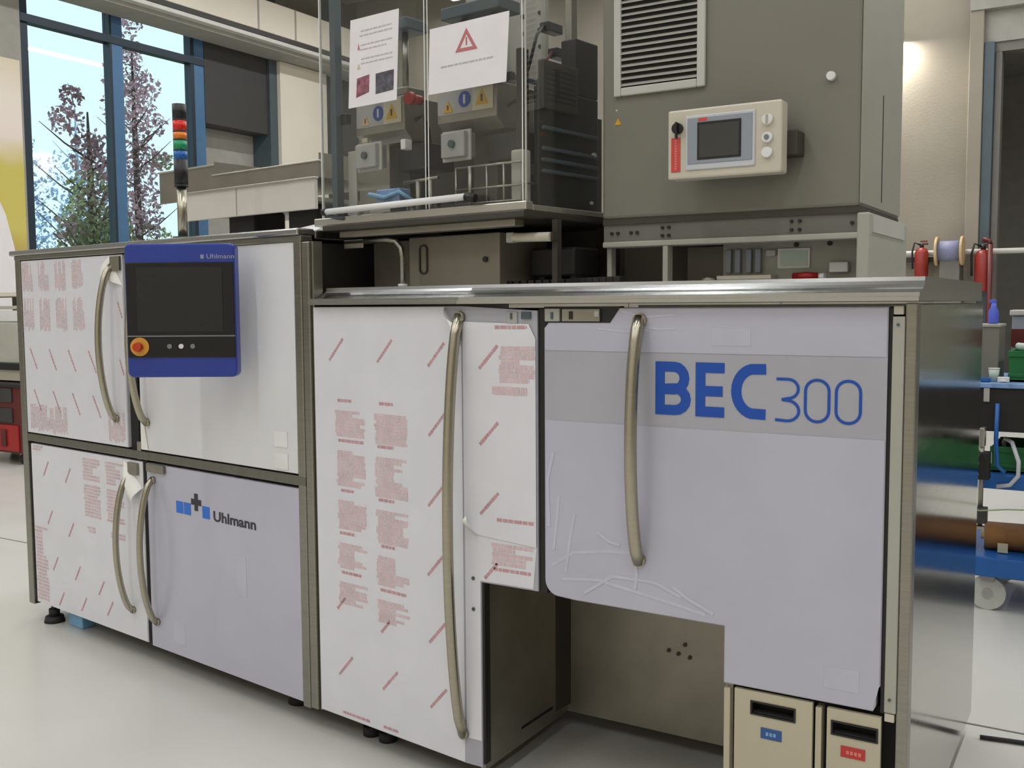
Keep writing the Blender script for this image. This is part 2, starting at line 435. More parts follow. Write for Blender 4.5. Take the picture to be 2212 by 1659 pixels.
def handle(fr, x, z0, z1, parent, reach=.06, r=.0115, lean=0.0):
    """bowed satin bar handle, ends on the door"""
    pts = []; n = 22
    for i in range(n+1):
        t = i/n; k = math.sin(math.pi*min(max(t, 0), 1))**.55
        pts.append((x, -.004 - reach*k, z0+(z1-z0)*t))
    h = MB(fr).tube(pts, r, 12).build('handle', 'satin', parent)
    for z in (z0, z1):
        s = 1 if z == z0 else -1
        MB(fr).cyl((x, -.001, z+s*.006), (x, -.012, z+s*.006), r*1.15, 12).build('handle_mount', 'satin', h)
    return h
def curl(fr, pts, parent, name='film_curl', n=6, lift=.02):
    """a peeled film corner: triangle a,b (on the film edge) and tip c lifted off the door"""
    a, b, c = [Vector(p) for p in pts]; mb = MB(fr); P = []
    for i in range(n+1):
        t = i/n
        for s_ in (0, 1):
            e = a if s_ == 0 else b
            q = e.lerp(c, t)
            P.append((q.x, -.001 - lift*math.sin(t*2.4), q.y))
    mb.add(P, [(2*i, 2*i+1, 2*i+3, 2*i+2) for i in range(n)], True)
    return mb.build(name, 'film_curl', parent)

# ------------------------------------------------------------------ left machine cabinet
lc = thing('machine_cabinet', 'left steel-framed machine cabinet with four film-covered doors', 'machine', FL(-1.56, .5, 0))
B(FL, 'carcass', 'plate_dark', lc, -2.47, -.66, .03, 1.0, .10, 1.515)
B(FL, 'side_panel', 'stainless', lc, -2.495, -2.47, .03, 1.0, .08, 1.52, .003)
B(FL, 'post', 'stainless', lc, -2.50, -2.455, -.004, .04, .065, 1.52, .004)
B(FL, 'post', 'stainless', lc, -.684, -.648, -.004, .04, .065, 1.52, .004)
B(FL, 'post', 'gap_black', lc, -1.652, -1.598, .004, .03, .79, 1.515)
B(FL, 'post', 'stainless_dull', lc, -1.607, -1.581, -.002, .03, .765, .83, .002)
B(FL, 'post', 'gap_black', lc, -1.580, -1.550, .004, .03, .085, .767)
B(FL, 'top_rail', 'stainless_h', lc, -2.52, -.645, -.018, .05, 1.535, 1.556, .005)
B(FL, 'top_rail_lip', 'stainless', lc, -2.50, -.645, -.006, .04, 1.517, 1.535, .003)
B(FL, 'mid_rail', 'steel_rail', lc, -2.455, -.648, -.005, .03, .767, .797, .003)
B(FL, 'top_plate', 'stainless_h', lc, -2.515, -.645, .05, 1.0, 1.525, 1.553, .004)
for x, d in ((-2.36, .035), (-2.36, .85), (-1.2, .85), (-.85, .12)):
    c_ = MB(FL).cyl((x, d, .055), (x, d, .102), .012, 12).build('foot_stem', 'steel_dark', lc)
    MB(FL).cyl((x, d, 0), (x, d, .025), .042, 20, .036).cyl((x, d, .025), (x, d, .056), .022, 12).build('foot', 'rubber', lc)
B(FL, 'foot_cover', 'cyan_foot', lc, -2.27, -2.16, .05, .11, .0, .055, .006)

# upper left door
d1 = B(FL, 'door', 'door_white', lc, -2.450, -1.668, 0, .02, .802, 1.514, .002)
f1 = MB(FL).poly([(-2.448, .804), (-1.67, .804), (-1.67, 1.39), (-1.75, 1.512), (-2.448, 1.512)], -.0012, -.0002).build('protective_film', 'film', d1)
pk = MB(FL)
for r_, (za, zb) in enumerate(((1.505, 1.385), (1.36, 1.225))):
    for k in range(4):
        xa = -2.44 + k*.135; textcols(pk, xa, xa+.085, za, zb, -.0018)
textcols(pk, -2.42, -2.12, .925, .81, -.0018); textcols(pk, -1.80, -1.68, .93, .81, -.0018)
pk.build('printed_text', 'print_pink', f1)
pd = MB(FL)
for z in (1.155, .985):
    for x in (-2.40, -2.24, -2.085, -1.93): dash(pd, x+(.02 if z < 1 else 0), z, .055, -.085, -.0018)
for x, z in ((-1.705, 1.34), (-1.705, 1.13)): dash(pd, x, z, .028, -.06, -.0018, 5)
pd.build('printed_marks', 'print_red', f1)
curl(FL, ((-1.67, 1.40), (-1.75, 1.512), (-1.80, 1.44)), f1)
MB(FL).box(-1.735, -1.672, -.012, -.002, 1.455, 1.508).build('latch', 'stainless_dull', d1, .002)
handle(FL, -1.735, .90, 1.475, d1, .062, .0125)
# upper right door
d2 = B(FL, 'door', 'door_white', lc, -1.578, -.688, 0, .02, .802, 1.516, .002)
handle(FL, -1.53, .90, 1.475, d2, .062, .0125)
MB(FL).poly([(-1.574, .805), (-1.53, .805), (-1.56, .93), (-1.574, .93)], -.004, -.001).build('film_scrap', 'film_curl', d2)
for z in (.93, .86):
    B(FL, 'tape_piece', 'tape_pale', d2, -.800, -.735, -.002, -.0005, z-.05, z)
# lower left door
d3 = B(FL, 'door', 'door_white', lc, -2.430, -1.577, 0, .02, .082, .757, .002)
f3 = MB(FL).poly([(-2.428, .084), (-1.579, .084), (-1.579, .655), (-1.70, .755), (-2.428, .755)], -.0012, -.0002).build('protective_film', 'film', d3)
pk = MB(FL)
textblock(pk, -2.425, -2.33, .752, .73, -.0018); 
for xa in (-2.01, -1.84):
    textblock(pk, xa, xa+.13, .735, .65, -.0018, .013); textblock(pk, xa, xa+.13, .63, .50, -.0018, .013); textblock(pk, xa+.02, xa+.13, .465, .45, -.0018, .013)
textblock(pk, -2.425, -2.32, .41, .10, -.0018, .015)
pk.build('printed_text', 'print_pink', f3)
pd = MB(FL)
for x, z in ((-2.33, .63), (-2.15, .62), (-2.31, .43), (-2.14, .40), (-2.28, .24), (-2.10, .23), (-1.92, .20), (-2.24, .10), (-2.06, .11), (-1.86, .13)): dash(pd, x, z, .045, .062, -.0018)
pd.build('printed_marks', 'print_red', f3)
curl(FL, ((-1.579, .66), (-1.70, .755), (-1.62, .60)), f3, lift=.03)
MB(FL).box(-1.665, -1.60, -.010, -.001, .705, .75).build('latch', 'stainless_dull', d3, .002)
handle(FL, -1.665, .185, .700, d3, .062, .0115)
# lower right door
d4 = B(FL, 'door', 'door_grey', lc, -1.548, -.684, 0, .02, .077, .757, .002)
f4 = MB(FL).poly([(-1.546, .079), (-.686, .079), (-.686, .755), (-1.42, .755), (-1.42, .725), (-1.546, .725)], -.0012, -.0002).build('protective_film', 'film_lavender', d4)
MB(FL).box(-1.535, -1.425, -.012, -.001, .728, .757).build('latch', 'stainless_dull', d4, .002)
handle(FL, -1.502, .170, .705, d4, .062, .0115)
def logo(x0, z0, k, parent):
    for a in (0, .047, .158):
        g = MB(FL); g.poly([(x0+a*k, z0), (x0+(a+.042)*k, z0), (x0+(a+.042)*k, z0+.042*k), (x0+a*k, z0+.042*k)], -.0022, -.0014)
        g.build('logo_square', 'blue_logo', parent)
    g = MB(FL); cx, cz, r = x0+.122*k, z0+.050*k, .030*k
    g.poly([(cx-r*.35, cz-r), (cx+r*.35, cz-r), (cx+r*.35, cz-r*.35), (cx+r, cz-r*.35), (cx+r, cz+r*.35), (cx+r*.35, cz+r*.35), (cx+r*.35, cz+r), (cx-r*.35, cz+r), (cx-r*.35, cz+r*.35), (cx-r, cz+r*.35), (cx-r, cz-r*.35), (cx-r*.35, cz-r*.35)], -.0022, -.0014)
    g.build('logo_cross', 'black_letter', parent)
    text_mesh('logo_lettering', 'Uhlmann', 'black_letter', parent, FL, x0+.222*k, x0+.456*k, z0-.003, -.0022, .028, .036*k)
logo(-1.362, .598, 1.0, f4)
for (xa, xb, za, zb) in ((-1.02, -.965, .36, .50), (-1.40, -1.33, .12, .20)):
    B(FL, 'tape_piece', 'tape_lavender', f4, xa, xb, -.0018, -.0013, za, zb)

# ------------------------------------------------------------------ right machine base (front bends outward at the tall door)
mb_ = thing('packaging_machine', 'right steel machine base with blue model lettering, leg niche and two bins', 'machine', (.5, .5, 0))
B(FL, 'post', 'stainless', lc, -.646, -.612, -.004, .04, .07, 1.515, .004)
B(FL, 'post_inner', 'stainless_dull', lc, -.611, -.602, .006, .04, .07, 1.515)
m = MB(FL)
m.box(-.597, .00, .03, .98, .09, 1.31)
m.build('carcass', 'plate_dark', mb_)
m = MB(FR); m.box(.02, 1.10, .50, 1.08, .07, 1.31).box(.25, 1.10, .03, .50, .62, 1.31).box(.745, 1.10, .10, .50, .07, .62); m.build('carcass', 'plate_dark', mb_)
# niche
B(FR, 'niche_side', 'stainless_dull', mb_, .040, .056, .012, .49, .065, .63)
B(FR, 'niche_front_edge', 'black', mb_, .0555, .0615, .004, .03, .085, .583)
B(FR, 'niche_back', 'stainless_dull', mb_, .045, .74, .482, .498, .065, .63)
B(FR, 'niche_roof', 'stainless_dull', mb_, .045, .74, .03, .49, .605, .62)
B(FR, 'niche_side', 'stainless_dull', mb_, .727, .745, .012, .49, .065, .62)
MB(FR).quad((.0565, .20, .108), (.0565, .385, .104), (.0565, .385, .113), (.0565, .20, .117)).build('vent_slot', 'gap_black', mb_)
for x, z in ((.44, .34), (.42, .31), (.455, .305), (.39, .315)):
    MB(FR).cyl((x, .478, z), (x, .482, z), .006, 10).build('rivet', 'plate_dark', mb_)
# door with the bend
dA = MB(FL)
ang = A_L
def bent(pL, pR, d0, d1, mat_, name, parent):
    """one sheet across the bend: polygon pL on the left facet, polygon pR on the right facet, sharing the bend edge"""
    m = MB(FL).poly(pL, d0, d1); m.fr = FR; m.poly(pR, d0, d1)
    return m.build(name, mat_, parent)
d5 = bent([(-.600, .077), (0, .077), (0, 1.318), (-.600, 1.318)],
          [(0, .077), (.054, .077), (.054, .586), (.229, .586), (.229, 1.306), (0, 1.318)], 0, .02, 'door_grey', 'door', mb_)
f5 = MB(FL).poly([(-.598, .079), (-.002, .079), (-.002, 1.21), (-.062, 1.316), (-.598, 1.316)], -.0012, -.0002).build('protective_film', 'film', d5)
f6 = MB(FR).poly([(.004, .15), (.052, .15), (.052, .590), (.215, .590), (.225, .70), (.03, .715), (.004, .735)], -.0012, -.0002).build('protective_film', 'film', d5)
f7 = MB(FR).poly([(.004, .735), (.03, .715), (.225, .700), (.225, 1.235), (.205, 1.272), (.004, 1.278)], -.0034, -.0022).build('protective_film', 'film', d5)
pd = MB(FL)
for x, z in ((-.530, 1.160), (-.325, 1.16), (-.125, 1.155), (-.125, .965), (-.130, .77), (-.135, .575), (-.132, .385), (-.130, .20), (-.512, .207), (-.322, .205), (-.515, .41), (-.325, .375)):
    s_ = .6 if z in (.41, .375) else 1
    dash(pd, x, z, .062*s_, .066*s_, -.0018, 8)
pd.build('printed_marks', 'print_red', f5)
pd = MB(FL); pt_ = MB(FL)
for (xa, xb, zo) in ((-.510, -.380, 0), (-.342, -.208, 0)):
    z = 1.047
    hs = (.115, .145, .125, .115, .10) if xa < -.4 else (.12, .15, .13, .125, .10)
    for h in hs:
        textblock(pd, xa+.012, xb-.008, z, z-.012, -.0018, .0125)
        textblock(pt_, xa, xb, z-.034, z-h+.006, -.0018, .0098, .82); z -= h+.004
    textblock(pd, xa+.01, xb, .098, .090, -.0018, .012)
pd.build('printed_text', 'print_red', f5); pt_.build('printed_text', 'print_pink', f5)
pd = MB(FR); pt_ = MB(FR)
for x, z in ((.055, 1.155), (.055, .955), (.055, .77)): dash(pd, x, z, .058, .062, -.0042, 8)
textblock(pd, .10, .20, 1.268, 1.258, -.0042); textblock(pt_, .115, .224, 1.215, 1.125, -.0042, .012, .8); textblock(pt_, .09, .222, 1.11, 1.09, -.0042, .03)
textblock(pd, .105, .222, .765, .755, -.0042)
pd.build('printed_marks', 'print_red', f7); pt_.build('printed_text', 'print_pink', f7)
pd = MB(FR); pt_ = MB(FR)
dash(pd, .066, .598, .04, .045, -.0018, 5); textblock(pd, .09, .212, .632, .622, -.0018)
textblock(pt_, .085, .215, .697, .645, -.0018, .012, .8)
pd.build('printed_marks', 'print_red', f6); pt_.build('printed_text', 'print_pink', f6)
curl(FL, ((-.002, 1.22), (-.062, 1.316), (-.015, 1.275)), f5, lift=.03)
curl(FR, ((.004, .735), (.05, .712), (.022, .765)), f7, lift=.03)
handle(FL, -.004, .155, 1.295, d5, .056, .0145)
for z in (.594, .510): MB(FR).cyl((.030, -.004, z), (.030, 0, z), .005, 10).build('rivet', 'steel_dark', d5)
B(FR, 'latch', 'sticker_grey', d5, .142, .172, -.004, -.0002, 1.272, 1.303, .001)
B(FR, 'latch_pin', 'steel_dark', d5, .152, .158, -.006, -.003, 1.285, 1.300)
B(FR, 'latch_bolt', 'steel_dark', d5, .184, .212, -.005, -.0002, 1.285, 1.303, .001)
# gap between the doors, latch block
B(FR, 'door_gap', 'black', mb_, .229, .252, .006, .03, .583, 1.31)
B(FR, 'latch_housing', 'black', mb_, .246, .455, .004, .03, 1.272, 1.316)
l1 = B(FR, 'latch_plate', 'vent_slat', mb_, .252, .294, -.004, .006, 1.279, 1.311, .002)
B(FR, 'latch_mark', 'steel_dark', l1, .270, .277, -.006, -.003, 1.285, 1.302)
l2 = B(FR, 'latch_plate', 'stainless_dull', mb_, .300, .405, -.003, .006, 1.279, 1.310, .002)
B(FR, 'latch_mark', 'black', l2, .322, .331, -.006, -.002, 1.285, 1.304)
B(FR, 'latch_mark', 'sticker_grey', l2, .392, .404, -.006, -.002, 1.291, 1.305)
# wide right door
outline = arc(.290, .622, .040, 180, 262, 6) + [(.335, .579), (.726, .576), (.726, .442), (1.060, .442), (1.066, .455), (1.066, .49), (1.074, .50), (1.074, 1.312), (.458, 1.312), (.432, 1.276), (.262, 1.276), (.250, 1.262)]
d6 = MB(FR).poly(outline, 0, .02).build('door', 'door_grey', mb_)
ft = MB(FR).poly([(.252, 1.207), (1.072, 1.207), (1.072, 1.310), (.460, 1.310), (.434, 1.274), (.264, 1.274), (.252, 1.262)], -.0012, -.0002).build('protective_film', 'film_lavender', d6)
low = arc(.290, .622, .038, 180, 262, 6) + [(.335, .581), (.728, .578), (.728, .444), (1.060, .444), (1.072, .50), (1.072, 1.031), (.252, 1.031)]
fb = MB(FR).poly(low, -.0012, -.0002).build('protective_film', 'film_lavender', d6)
# wrinkles in the loose film
for pts in ([(.27, .66), (.33, .70), (.42, .715), (.52, .72)], [(.30, .63), (.40, .64), (.50, .625), (.60, .61), (.68, .595)], [(.275, .70), (.285, .78), (.29, .84)], [(.31, .65), (.32, .72), (.335, .80)],
            [(.36, .60), (.44, .655), (.55, .655), (.62, .628)], [(.262, .76), (.258, .88), (.275, .95)], [(.50, .71), (.505, .665), (.50, .63)], [(.40, .76), (.43, .74), (.46, .735)], [(.60, .65), (.64, .625), (.70, .60)]):
    WK = globals().get('WK', 0)+1; m = MB(FR); m.ribbon(pts, .008, -.0016-.00015*WK, -.0011); m.build('film_wrinkle', 'film_wrinkle', fb)
for pts in ([(.46, 1.305), (.52, 1.29), (.60, 1.296)], [(.40, 1.262), (.47, 1.255), (.53, 1.26)], [(.49, 1.27), (.56, 1.262), (.60, 1.264)]):
    m = MB(FR); m.ribbon(pts, .005, -.0018, -.0011); m.build('film_wrinkle', 'film_wrinkle', ft)
B(FR, 'tape_piece', 'tape_lavender', ft, .69, .78, -.0018, -.0013, 1.225, 1.265)
B(FR, 'tape_piece', 'tape_lavender', fb, .955, 1.03, -.0018, -.0013, .475, .525)
handle(FR, .512, .700, 1.288, d6, .052, .0150)
# lettering BEC 300
zb_, zt_ = 1.061, 1.186; w_ = .0235
g = MB(FR); D0, D1 = -.0012, -.0002
def letter(strokes, w, name, closed=False):
    m = MB(FR)
    for k, s_ in enumerate(strokes): m.ribbon(s_, w, D0-k*.00012, D1-k*.00012, closed)
    return m.build(name, 'blue_letter', d6)
hb = w_/2
letter([[(.551+hb, zb_), (.551+hb, zt_)],
        [(.553, zt_-hb)] + arc(.598, zt_-hb-.0265, .0255, 90, -90, 8, .0265) + [(.553, zt_-hb-.053)],
        [(.553, zt_-hb-.053)] + arc(.600, zb_+hb+.0255, .0275, 90, -90, 8, .0255) + [(.553, zb_+hb)]], w_, 'letter_b')
letter([[(.651+hb, zb_), (.651+hb, zt_)], [(.653, zt_-hb), (.720, zt_-hb)], [(.653, (zb_+zt_)/2-.003), (.716, (zb_+zt_)/2-.003)], [(.653, zb_+hb), (.720, zb_+hb)]], w_, 'letter_e')
letter([[(.816, zt_-hb)] + arc(.790, (zb_+zt_)/2, .042, 100, 260, 14, (zt_-zb_)/2-hb) + [(.816, zb_+hb)]], w_, 'letter_c')
z3b, z3t = 1.060, 1.157; t3 = .0062; h3 = (z3t-z3b)/2
letter([[(.840, z3t-t3/2)] + arc(.866, z3b+h3*1.5, .0225, 90, -90, 10, h3/2-t3/2) + [(.852, z3b+h3)],
        [(.852, z3b+h3)] + arc(.864, z3b+h3*.5, .0262, 90, -90, 10, h3/2-t3/4) + [(.838, z3b+t3/2)]], t3, 'digit_3')
for xa in (.901, .967):
    letter([roundrect(xa+t3/2, xa+.057-t3/2, z3b+t3/2, z3t-t3/2, .0245, 6)], t3, 'digit_0', True)
# right post, side and bins
B(FR, 'door_gap', 'black', mb_, 1.074, 1.083, .005, .03, .44, 1.31)
p_ = B(FR, 'hinge_post', 'frame_paint', mb_, 1.083, 1.107, -.003, .03, .445, 1.292, .002)
for z in (1.275, .475): MB(FR).cyl((1.094, -.006, z), (1.094, -.003, z), .0032, 8).build('screw', 'steel_dark', p_)
for z in (1.296, .425): B(FR, 'hinge', 'panel_beige', mb_, 1.084, 1.104, -.002, .03, z, z+.018, .002)
B(FR, 'corner_post', 'stainless', mb_, 1.107, 1.131, 0, .04, .065, 1.32, .003)
B(FR, 'side_panel', 'stainless_mirror', mb_, 1.100, 1.129, .04, 1.10, .065, 1.318, .002)
B(FR, 'back_panel', 'stainless', mb_, .02, 1.10, 1.08, 1.098, .065, 1.318)
B(FR, 'bin_frame', 'drawer', mb_, .727, .741, 0, .04, .065, .43)
B(FR, 'bin_gap', 'gap_black', mb_, .741, 1.107, .035, .10, .065, .443)
B(FR, 'bin_divider', 'drawer', mb_, .937, .950, .004, .04, .065, .425)
def bin_(x0, x1, z1, sl, label, lm, tm, name):
    # front plate with an open hand slot
    b_ = MB(FR); sx0, sx1, sz0, sz1 = sl
    b_.box(x0, x1, 0, .012, .07, sz0).box(x0, x1, 0, .012, sz1, z1).box(x0, sx0, 0, .012, sz0, sz1).box(sx1, x1, 0, .012, sz0, sz1)
    o = b_.build('bin_front', 'drawer', mb_)
    m = MB(FR); m.box(sx0-.004, sx1+.004, .03, .034, sz0-.02, sz1+.004).build('slot_back', 'gap_black', o)
    MB(FR).box(sx0, sx1, .004, .03, sz0-.002, sz0+.004).build('slot_lip', 'rubber', o)
    MB(FR).ribbon([(sx0, sz0), (sx1, sz0), (sx1, sz1), (sx0, sz1)], .004, -.002, .004, True).build('slot_rim', 'black', o)
    lx0, lx1, lz0, lz1 = label
    q = B(FR, 'label_plate', lm, o, lx0, lx1, -.0015, -.0003, lz0, lz1)
    m = MB(FR); xx = lx0+.012; k = 0
    while xx < lx1-.014:
        m.box(xx, xx+.006, -.0022, -.0016, lz0+.008, lz1-.009); xx += .0085
    m.build('label_text', tm, q)
    return o
bin_(.752, .931, .434, (.792, .892, .382, .411), (.815, .863, .329, .354), 'blue_label', 'blue_label_text', 'bin')
bin_(.963, 1.077, .430, (.974, 1.070, .374, .403), (.994, 1.046, .327, .352), 'red_label2', 'red_label_text', 'bin')
for x in (-.47, -.40): MB(FL).cyl((x, .09, 0), (x, .09, .03), .028, 16).cyl((x, .09, .03), (x, .09, .092), .010, 10).build('foot', 'rubber', mb_)
for p in ((1.05, 1.0), (.85, 1.0), (1.06, .2)): MB(FR).cyl((*p, 0), (*p, .03), .03, 16).cyl((*p, .03), (*p, .075), .010, 10).build('foot', 'rubber', mb_)

# ------------------------------------------------------------------ worktop with rolled front edge, following the bend
wt = thing('worktop', 'continuous stainless worktop with rolled front edge on the right base', 'worktop', (.4, .4, 1.32))
prof = [(-.022, 1.324), (-.022, 1.3325), (-.014, 1.334), (-.014, 1.342)] + [(-.014+.062*math.sin(math.radians(a)), 1.342+.033*(1-math.cos(math.radians(a)))*1.0) for a in (12, 25, 38, 50, 62, 75, 90)] + [(.30, 1.376), (1.0, 1.376), (1.0, 1.324)]
m = MB(FR); n = len(prof)
ends = []
for (fr, x) in ((FL, -.598), (None, 0), (FR, 1.136)):
    for d, z in prof:
        if fr: ends.append(fr(x, d, z))
        else:
            # mitre plane at the bend
            h = A_L/2; ends.append(Vector((math.sin(-h)*d/math.cos(h), d, z)))
F = []
for k in range(2):
    for i in range(n):
        j = (i+1) % n; F.append((k*n+i, k*n+j, (k+1)*n+j, (k+1)*n+i))
F += [tuple(range(n)), tuple(range(3*n-1, 2*n-1, -1))]
m.add(ends, F, False, True)
m.build('worktop_sheet', 'stainless_h', wt)

# ------------------------------------------------------------------ operator panel turned towards the viewer
HA = math.radians(31.33)
HP = Vector((-1.0178, -0.0529, 1.1016))
FH = Frame(HP.x, HP.y, HP.z, HA)
hm = thing('operator_panel', 'blue operator panel with dark touch screen hung before the upper doors', 'control panel', tuple(HP))
W2 = .171
MB(FH).poly(roundrect(-W2, W2, 0, .415, .018), 0, .05).build('housing', 'hmi_blue', hm, .006, 3)
bz = MB(FH).box(-W2+.004, W2-.003, -.004, .0, .062, .357).build('bezel', 'black_gloss', hm, .002)
MB(FH).box(-.134, .132, -.0055, -.004, .143, .342).build('screen', 'hmi_screen', bz)
MB(FH).box(-W2+.004, W2-.003, -.0056, -.004, .127, .131).build('trim_line', 'grey_btn', bz)
es = MB(FH).cyl((-.129, -.0045, .096), (-.129, -.008, .096), .029, 24).build('emergency_stop_collar', 'estop_yellow', bz)
MB(FH).cyl((-.129, -.008, .096), (-.129, -.030, .096), .0115, 20).cyl((-.129, -.024, .096), (-.129, -.036, .096), .0150, 20, .013).build('emergency_stop_button', 'estop_red', es)
for x, mt in ((-.036, 'grey_btn'), (0, 'white'), (.036, 'grey_btn')):
    MB(FH).cyl((x, -.004, .097), (x, -.009, .097), .0075, 16).build('push_button', mt, bz)
text_mesh('logo_lettering', 'Uhlmann', 'panel_bezel', hm, FH, .085, .170, .368, -.0006, .01, .014)
MB(FH).box(.066, .076, -.0012, -.0002, .368, .380).build('logo_square', 'panel_bezel', hm)
MB(FH).box(-.06, .10, .05, .075, .12, .30).build('back_box', 'black', hm, .005)
e0 = FL(-1.20, 0, HP.z+.20)
m = MB(FH); v = e0 - HP; lx = v.x*FH.c + v.y*FH.s; ly = -v.x*FH.s + v.y*FH.c
m.tube([(.03, .07, .20), (.03, .09, .20), (.03, .115, .20)], .022, 14); m.build('mounting_arm', 'satin', hm)

# ------------------------------------------------------------------ signal tower
st = thing('signal_tower', 'slim signal tower with red, amber, green and blue lenses on a pole', 'signal light', FL(-1.365, .06, 1.553))
def cylp(z0, z1, r, name, mt, parent=st, n=24): return MB(FL).cyl((-1.365, .06, z0), (-1.365, .06, z1), r, n).build(name, mt, parent)
cylp(1.5535, 1.566, .035, 'base_flange', 'black')
cylp(1.556, 1.742, .0165, 'pole', 'satin')
cylp(1.738, 1.745, .024, 'collar', 'black')
cylp(1.742, 1.832, .0235, 'terminal_block', 'black')
zz = 1.832
for nm, mt, h in (('lens_blue', 'lens_blue', .034), ('lens_green', 'lens_green', .036), ('lens_amber', 'lens_amber', .028), ('lens_red', 'lens_red', .040)):
    cylp(zz, zz+h-.004, .0232, nm, mt); cylp(zz+h-.0045, zz+h, .0236, 'ring', 'black'); zz += h
cylp(zz, zz+.052, .0235, 'cap', 'black')

# ------------------------------------------------------------------ grey electrical cabinet on its painted frame
gc = thing('electrical_cabinet', 'tall dark grey electrical cabinet with louvred vent on a painted frame', 'cabinet', (.6, .55, 1.376))
B(FR, 'body', 'grey_cab', gc, .262, .942, .30, .79, 1.552, 2.52, .008)
B(FR, 'side_lit_sheet', 'cab_side_lit', gc, .9425, .9445, .306, .786, 1.560, 2.51)  # thin lighter sheet: the light caught on this side is put into its colour
B(FR, 'door_joint', 'gap_black', gc, .9440, .9450, .536, .545, 1.578, 1.85)
B(FR, 'plinth', 'plate_dark', gc, .262, .942, .306, .78, 1.536, 1.553)
# vent with a raised frame and separate louvres
vt = MB(FR).box(.301, .322, .288, .300, 1.874, 2.36).box(.535, .557, .288, .300, 1.874, 2.36).box(.322, .535, .288, .300, 1.874, 1.896).box(.322, .535, .288, .300, 2.338, 2.36).build('vent_frame', 'vent_frame', gc, .003)
B(FR, 'vent_back', 'vent_dark', vt, .322, .535, .296, .2995, 1.896, 2.338)
z = 1.899
while z < 2.335:
    MB(FR).add([(.322, .297, z+.0095), (.535, .297, z+.0095), (.535, .2885, z), (.322, .2885, z), (.322, .2985, z+.0115), (.535, .2985, z+.0115), (.535, .290, z+.002), (.322, .290, z+.002)],
               [(0, 1, 2, 3), (4, 7, 6, 5), (0, 4, 5, 1), (2, 6, 7, 3), (0, 3, 7, 4), (1, 5, 6, 2)]).build('louvre', 'vent_slat', vt)
    z += .0165
MB(FR).cyl((.873, .300, 1.862), (.873, .286, 1.862), .012, 16, .010).build('lock_knob', 'white', gc)
ws = MB(FR).poly([(.300, 1.801), (.320, 1.801), (.310, 1.819)], .2985, .2998).build('warning_sticker', 'yellow', gc)
MB(FR).box(.3035, .3075, .2988, .2998, 1.838, 1.842).build('screw', 'white', gc)
# painted frame below
fr_ = B(FR, 'frame_beam', 'frame_paint', gc, .262, .955, .302, .36, 1.475, 1.490, .003)
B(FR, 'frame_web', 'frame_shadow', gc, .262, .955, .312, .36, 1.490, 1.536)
for x in (.287, .305, .344, .362, .435, .453, .779, .799, .925, .946):
    for z in ((1.523, 1.502) if .4 < x < .9 else (1.513,)):
        MB(FR).cyl((x, .313, z), (x, .306, z), .0045, 8).build('bolt', 'machine_black', gc)
B(FR, 'frame_post', 'frame_paint', gc, .438, .453, .304, .34, 1.377, 1.475, .002)
B(FR, 'frame_side', 'frame_paint', gc, .938, .968, .30, .77, 1.377, 1.536, .004)
B(FR, 'frame_side_plate', 'vent_frame', gc, .9675, .9705, .33, .72, 1.49, 1.53)
B(FR, 'frame_post', 'frame_paint', gc, .262, .276, .33, .36, 1.377, 1.475, .002)
B(FR, 'rear_panel', 'plate_mid', gc, .05, .94, .70, .72, 1.377, 1.536)
B(FR, 'rear_cover', 'plate_mid', gc, .456, .566, .44, .45, 1.377, 1.475)
pl = B(FR, 'terminal_plate', 'frame_paint', gc, .562, .935, .425, .45, 1.377, 1.490, .002)
B(FR, 'terminal_shelf', 'panel_beige', pl, .565, .71, .37, .425, 1.384, 1.394)
for x in (.575, .600, .630, .655): B(FR, 'cable_duct', 'panel_bezel', pl, x, x+.015, .408, .425, 1.402, 1.464, .002)
B(FR, 'data_label', 'white', pl, .712, .796, .419, .4249, 1.411, 1.463, .001)
B(FR, 'data_label', 'crate_light', pl, .719, .790, .4178, .419, 1.417, 1.457)
B(FR, 'junction_box', 'white', pl, .849, .896, .40, .425, 1.398, 1.424, .003)
B(FR, 'junction_box', 'vent_frame', pl, .684, .708, .410, .425, 1.444, 1.460, .002)
MB(FR).tube([(.765, .385, 1.390), (.80, .375, 1.391), (.826, .385, 1.389)], .009, 10).build('red_hose', 'red_steel', pl)
MB(FR).cyl((.832, .378, 1.388), (.846, .375, 1.388), .008, 10).build('hose_end', 'white', pl)
MB(FR).tube([(.515, .40, 1.383), (.535, .38, 1.386), (.55, .39, 1.383)], .006, 8).build('cable_end', 'panel_beige', pl)
for x in (.845, .76): MB(FR).cyl((x, .425, 1.472), (x, .417, 1.472), .006, 8).build('bolt', 'machine_black', pl)

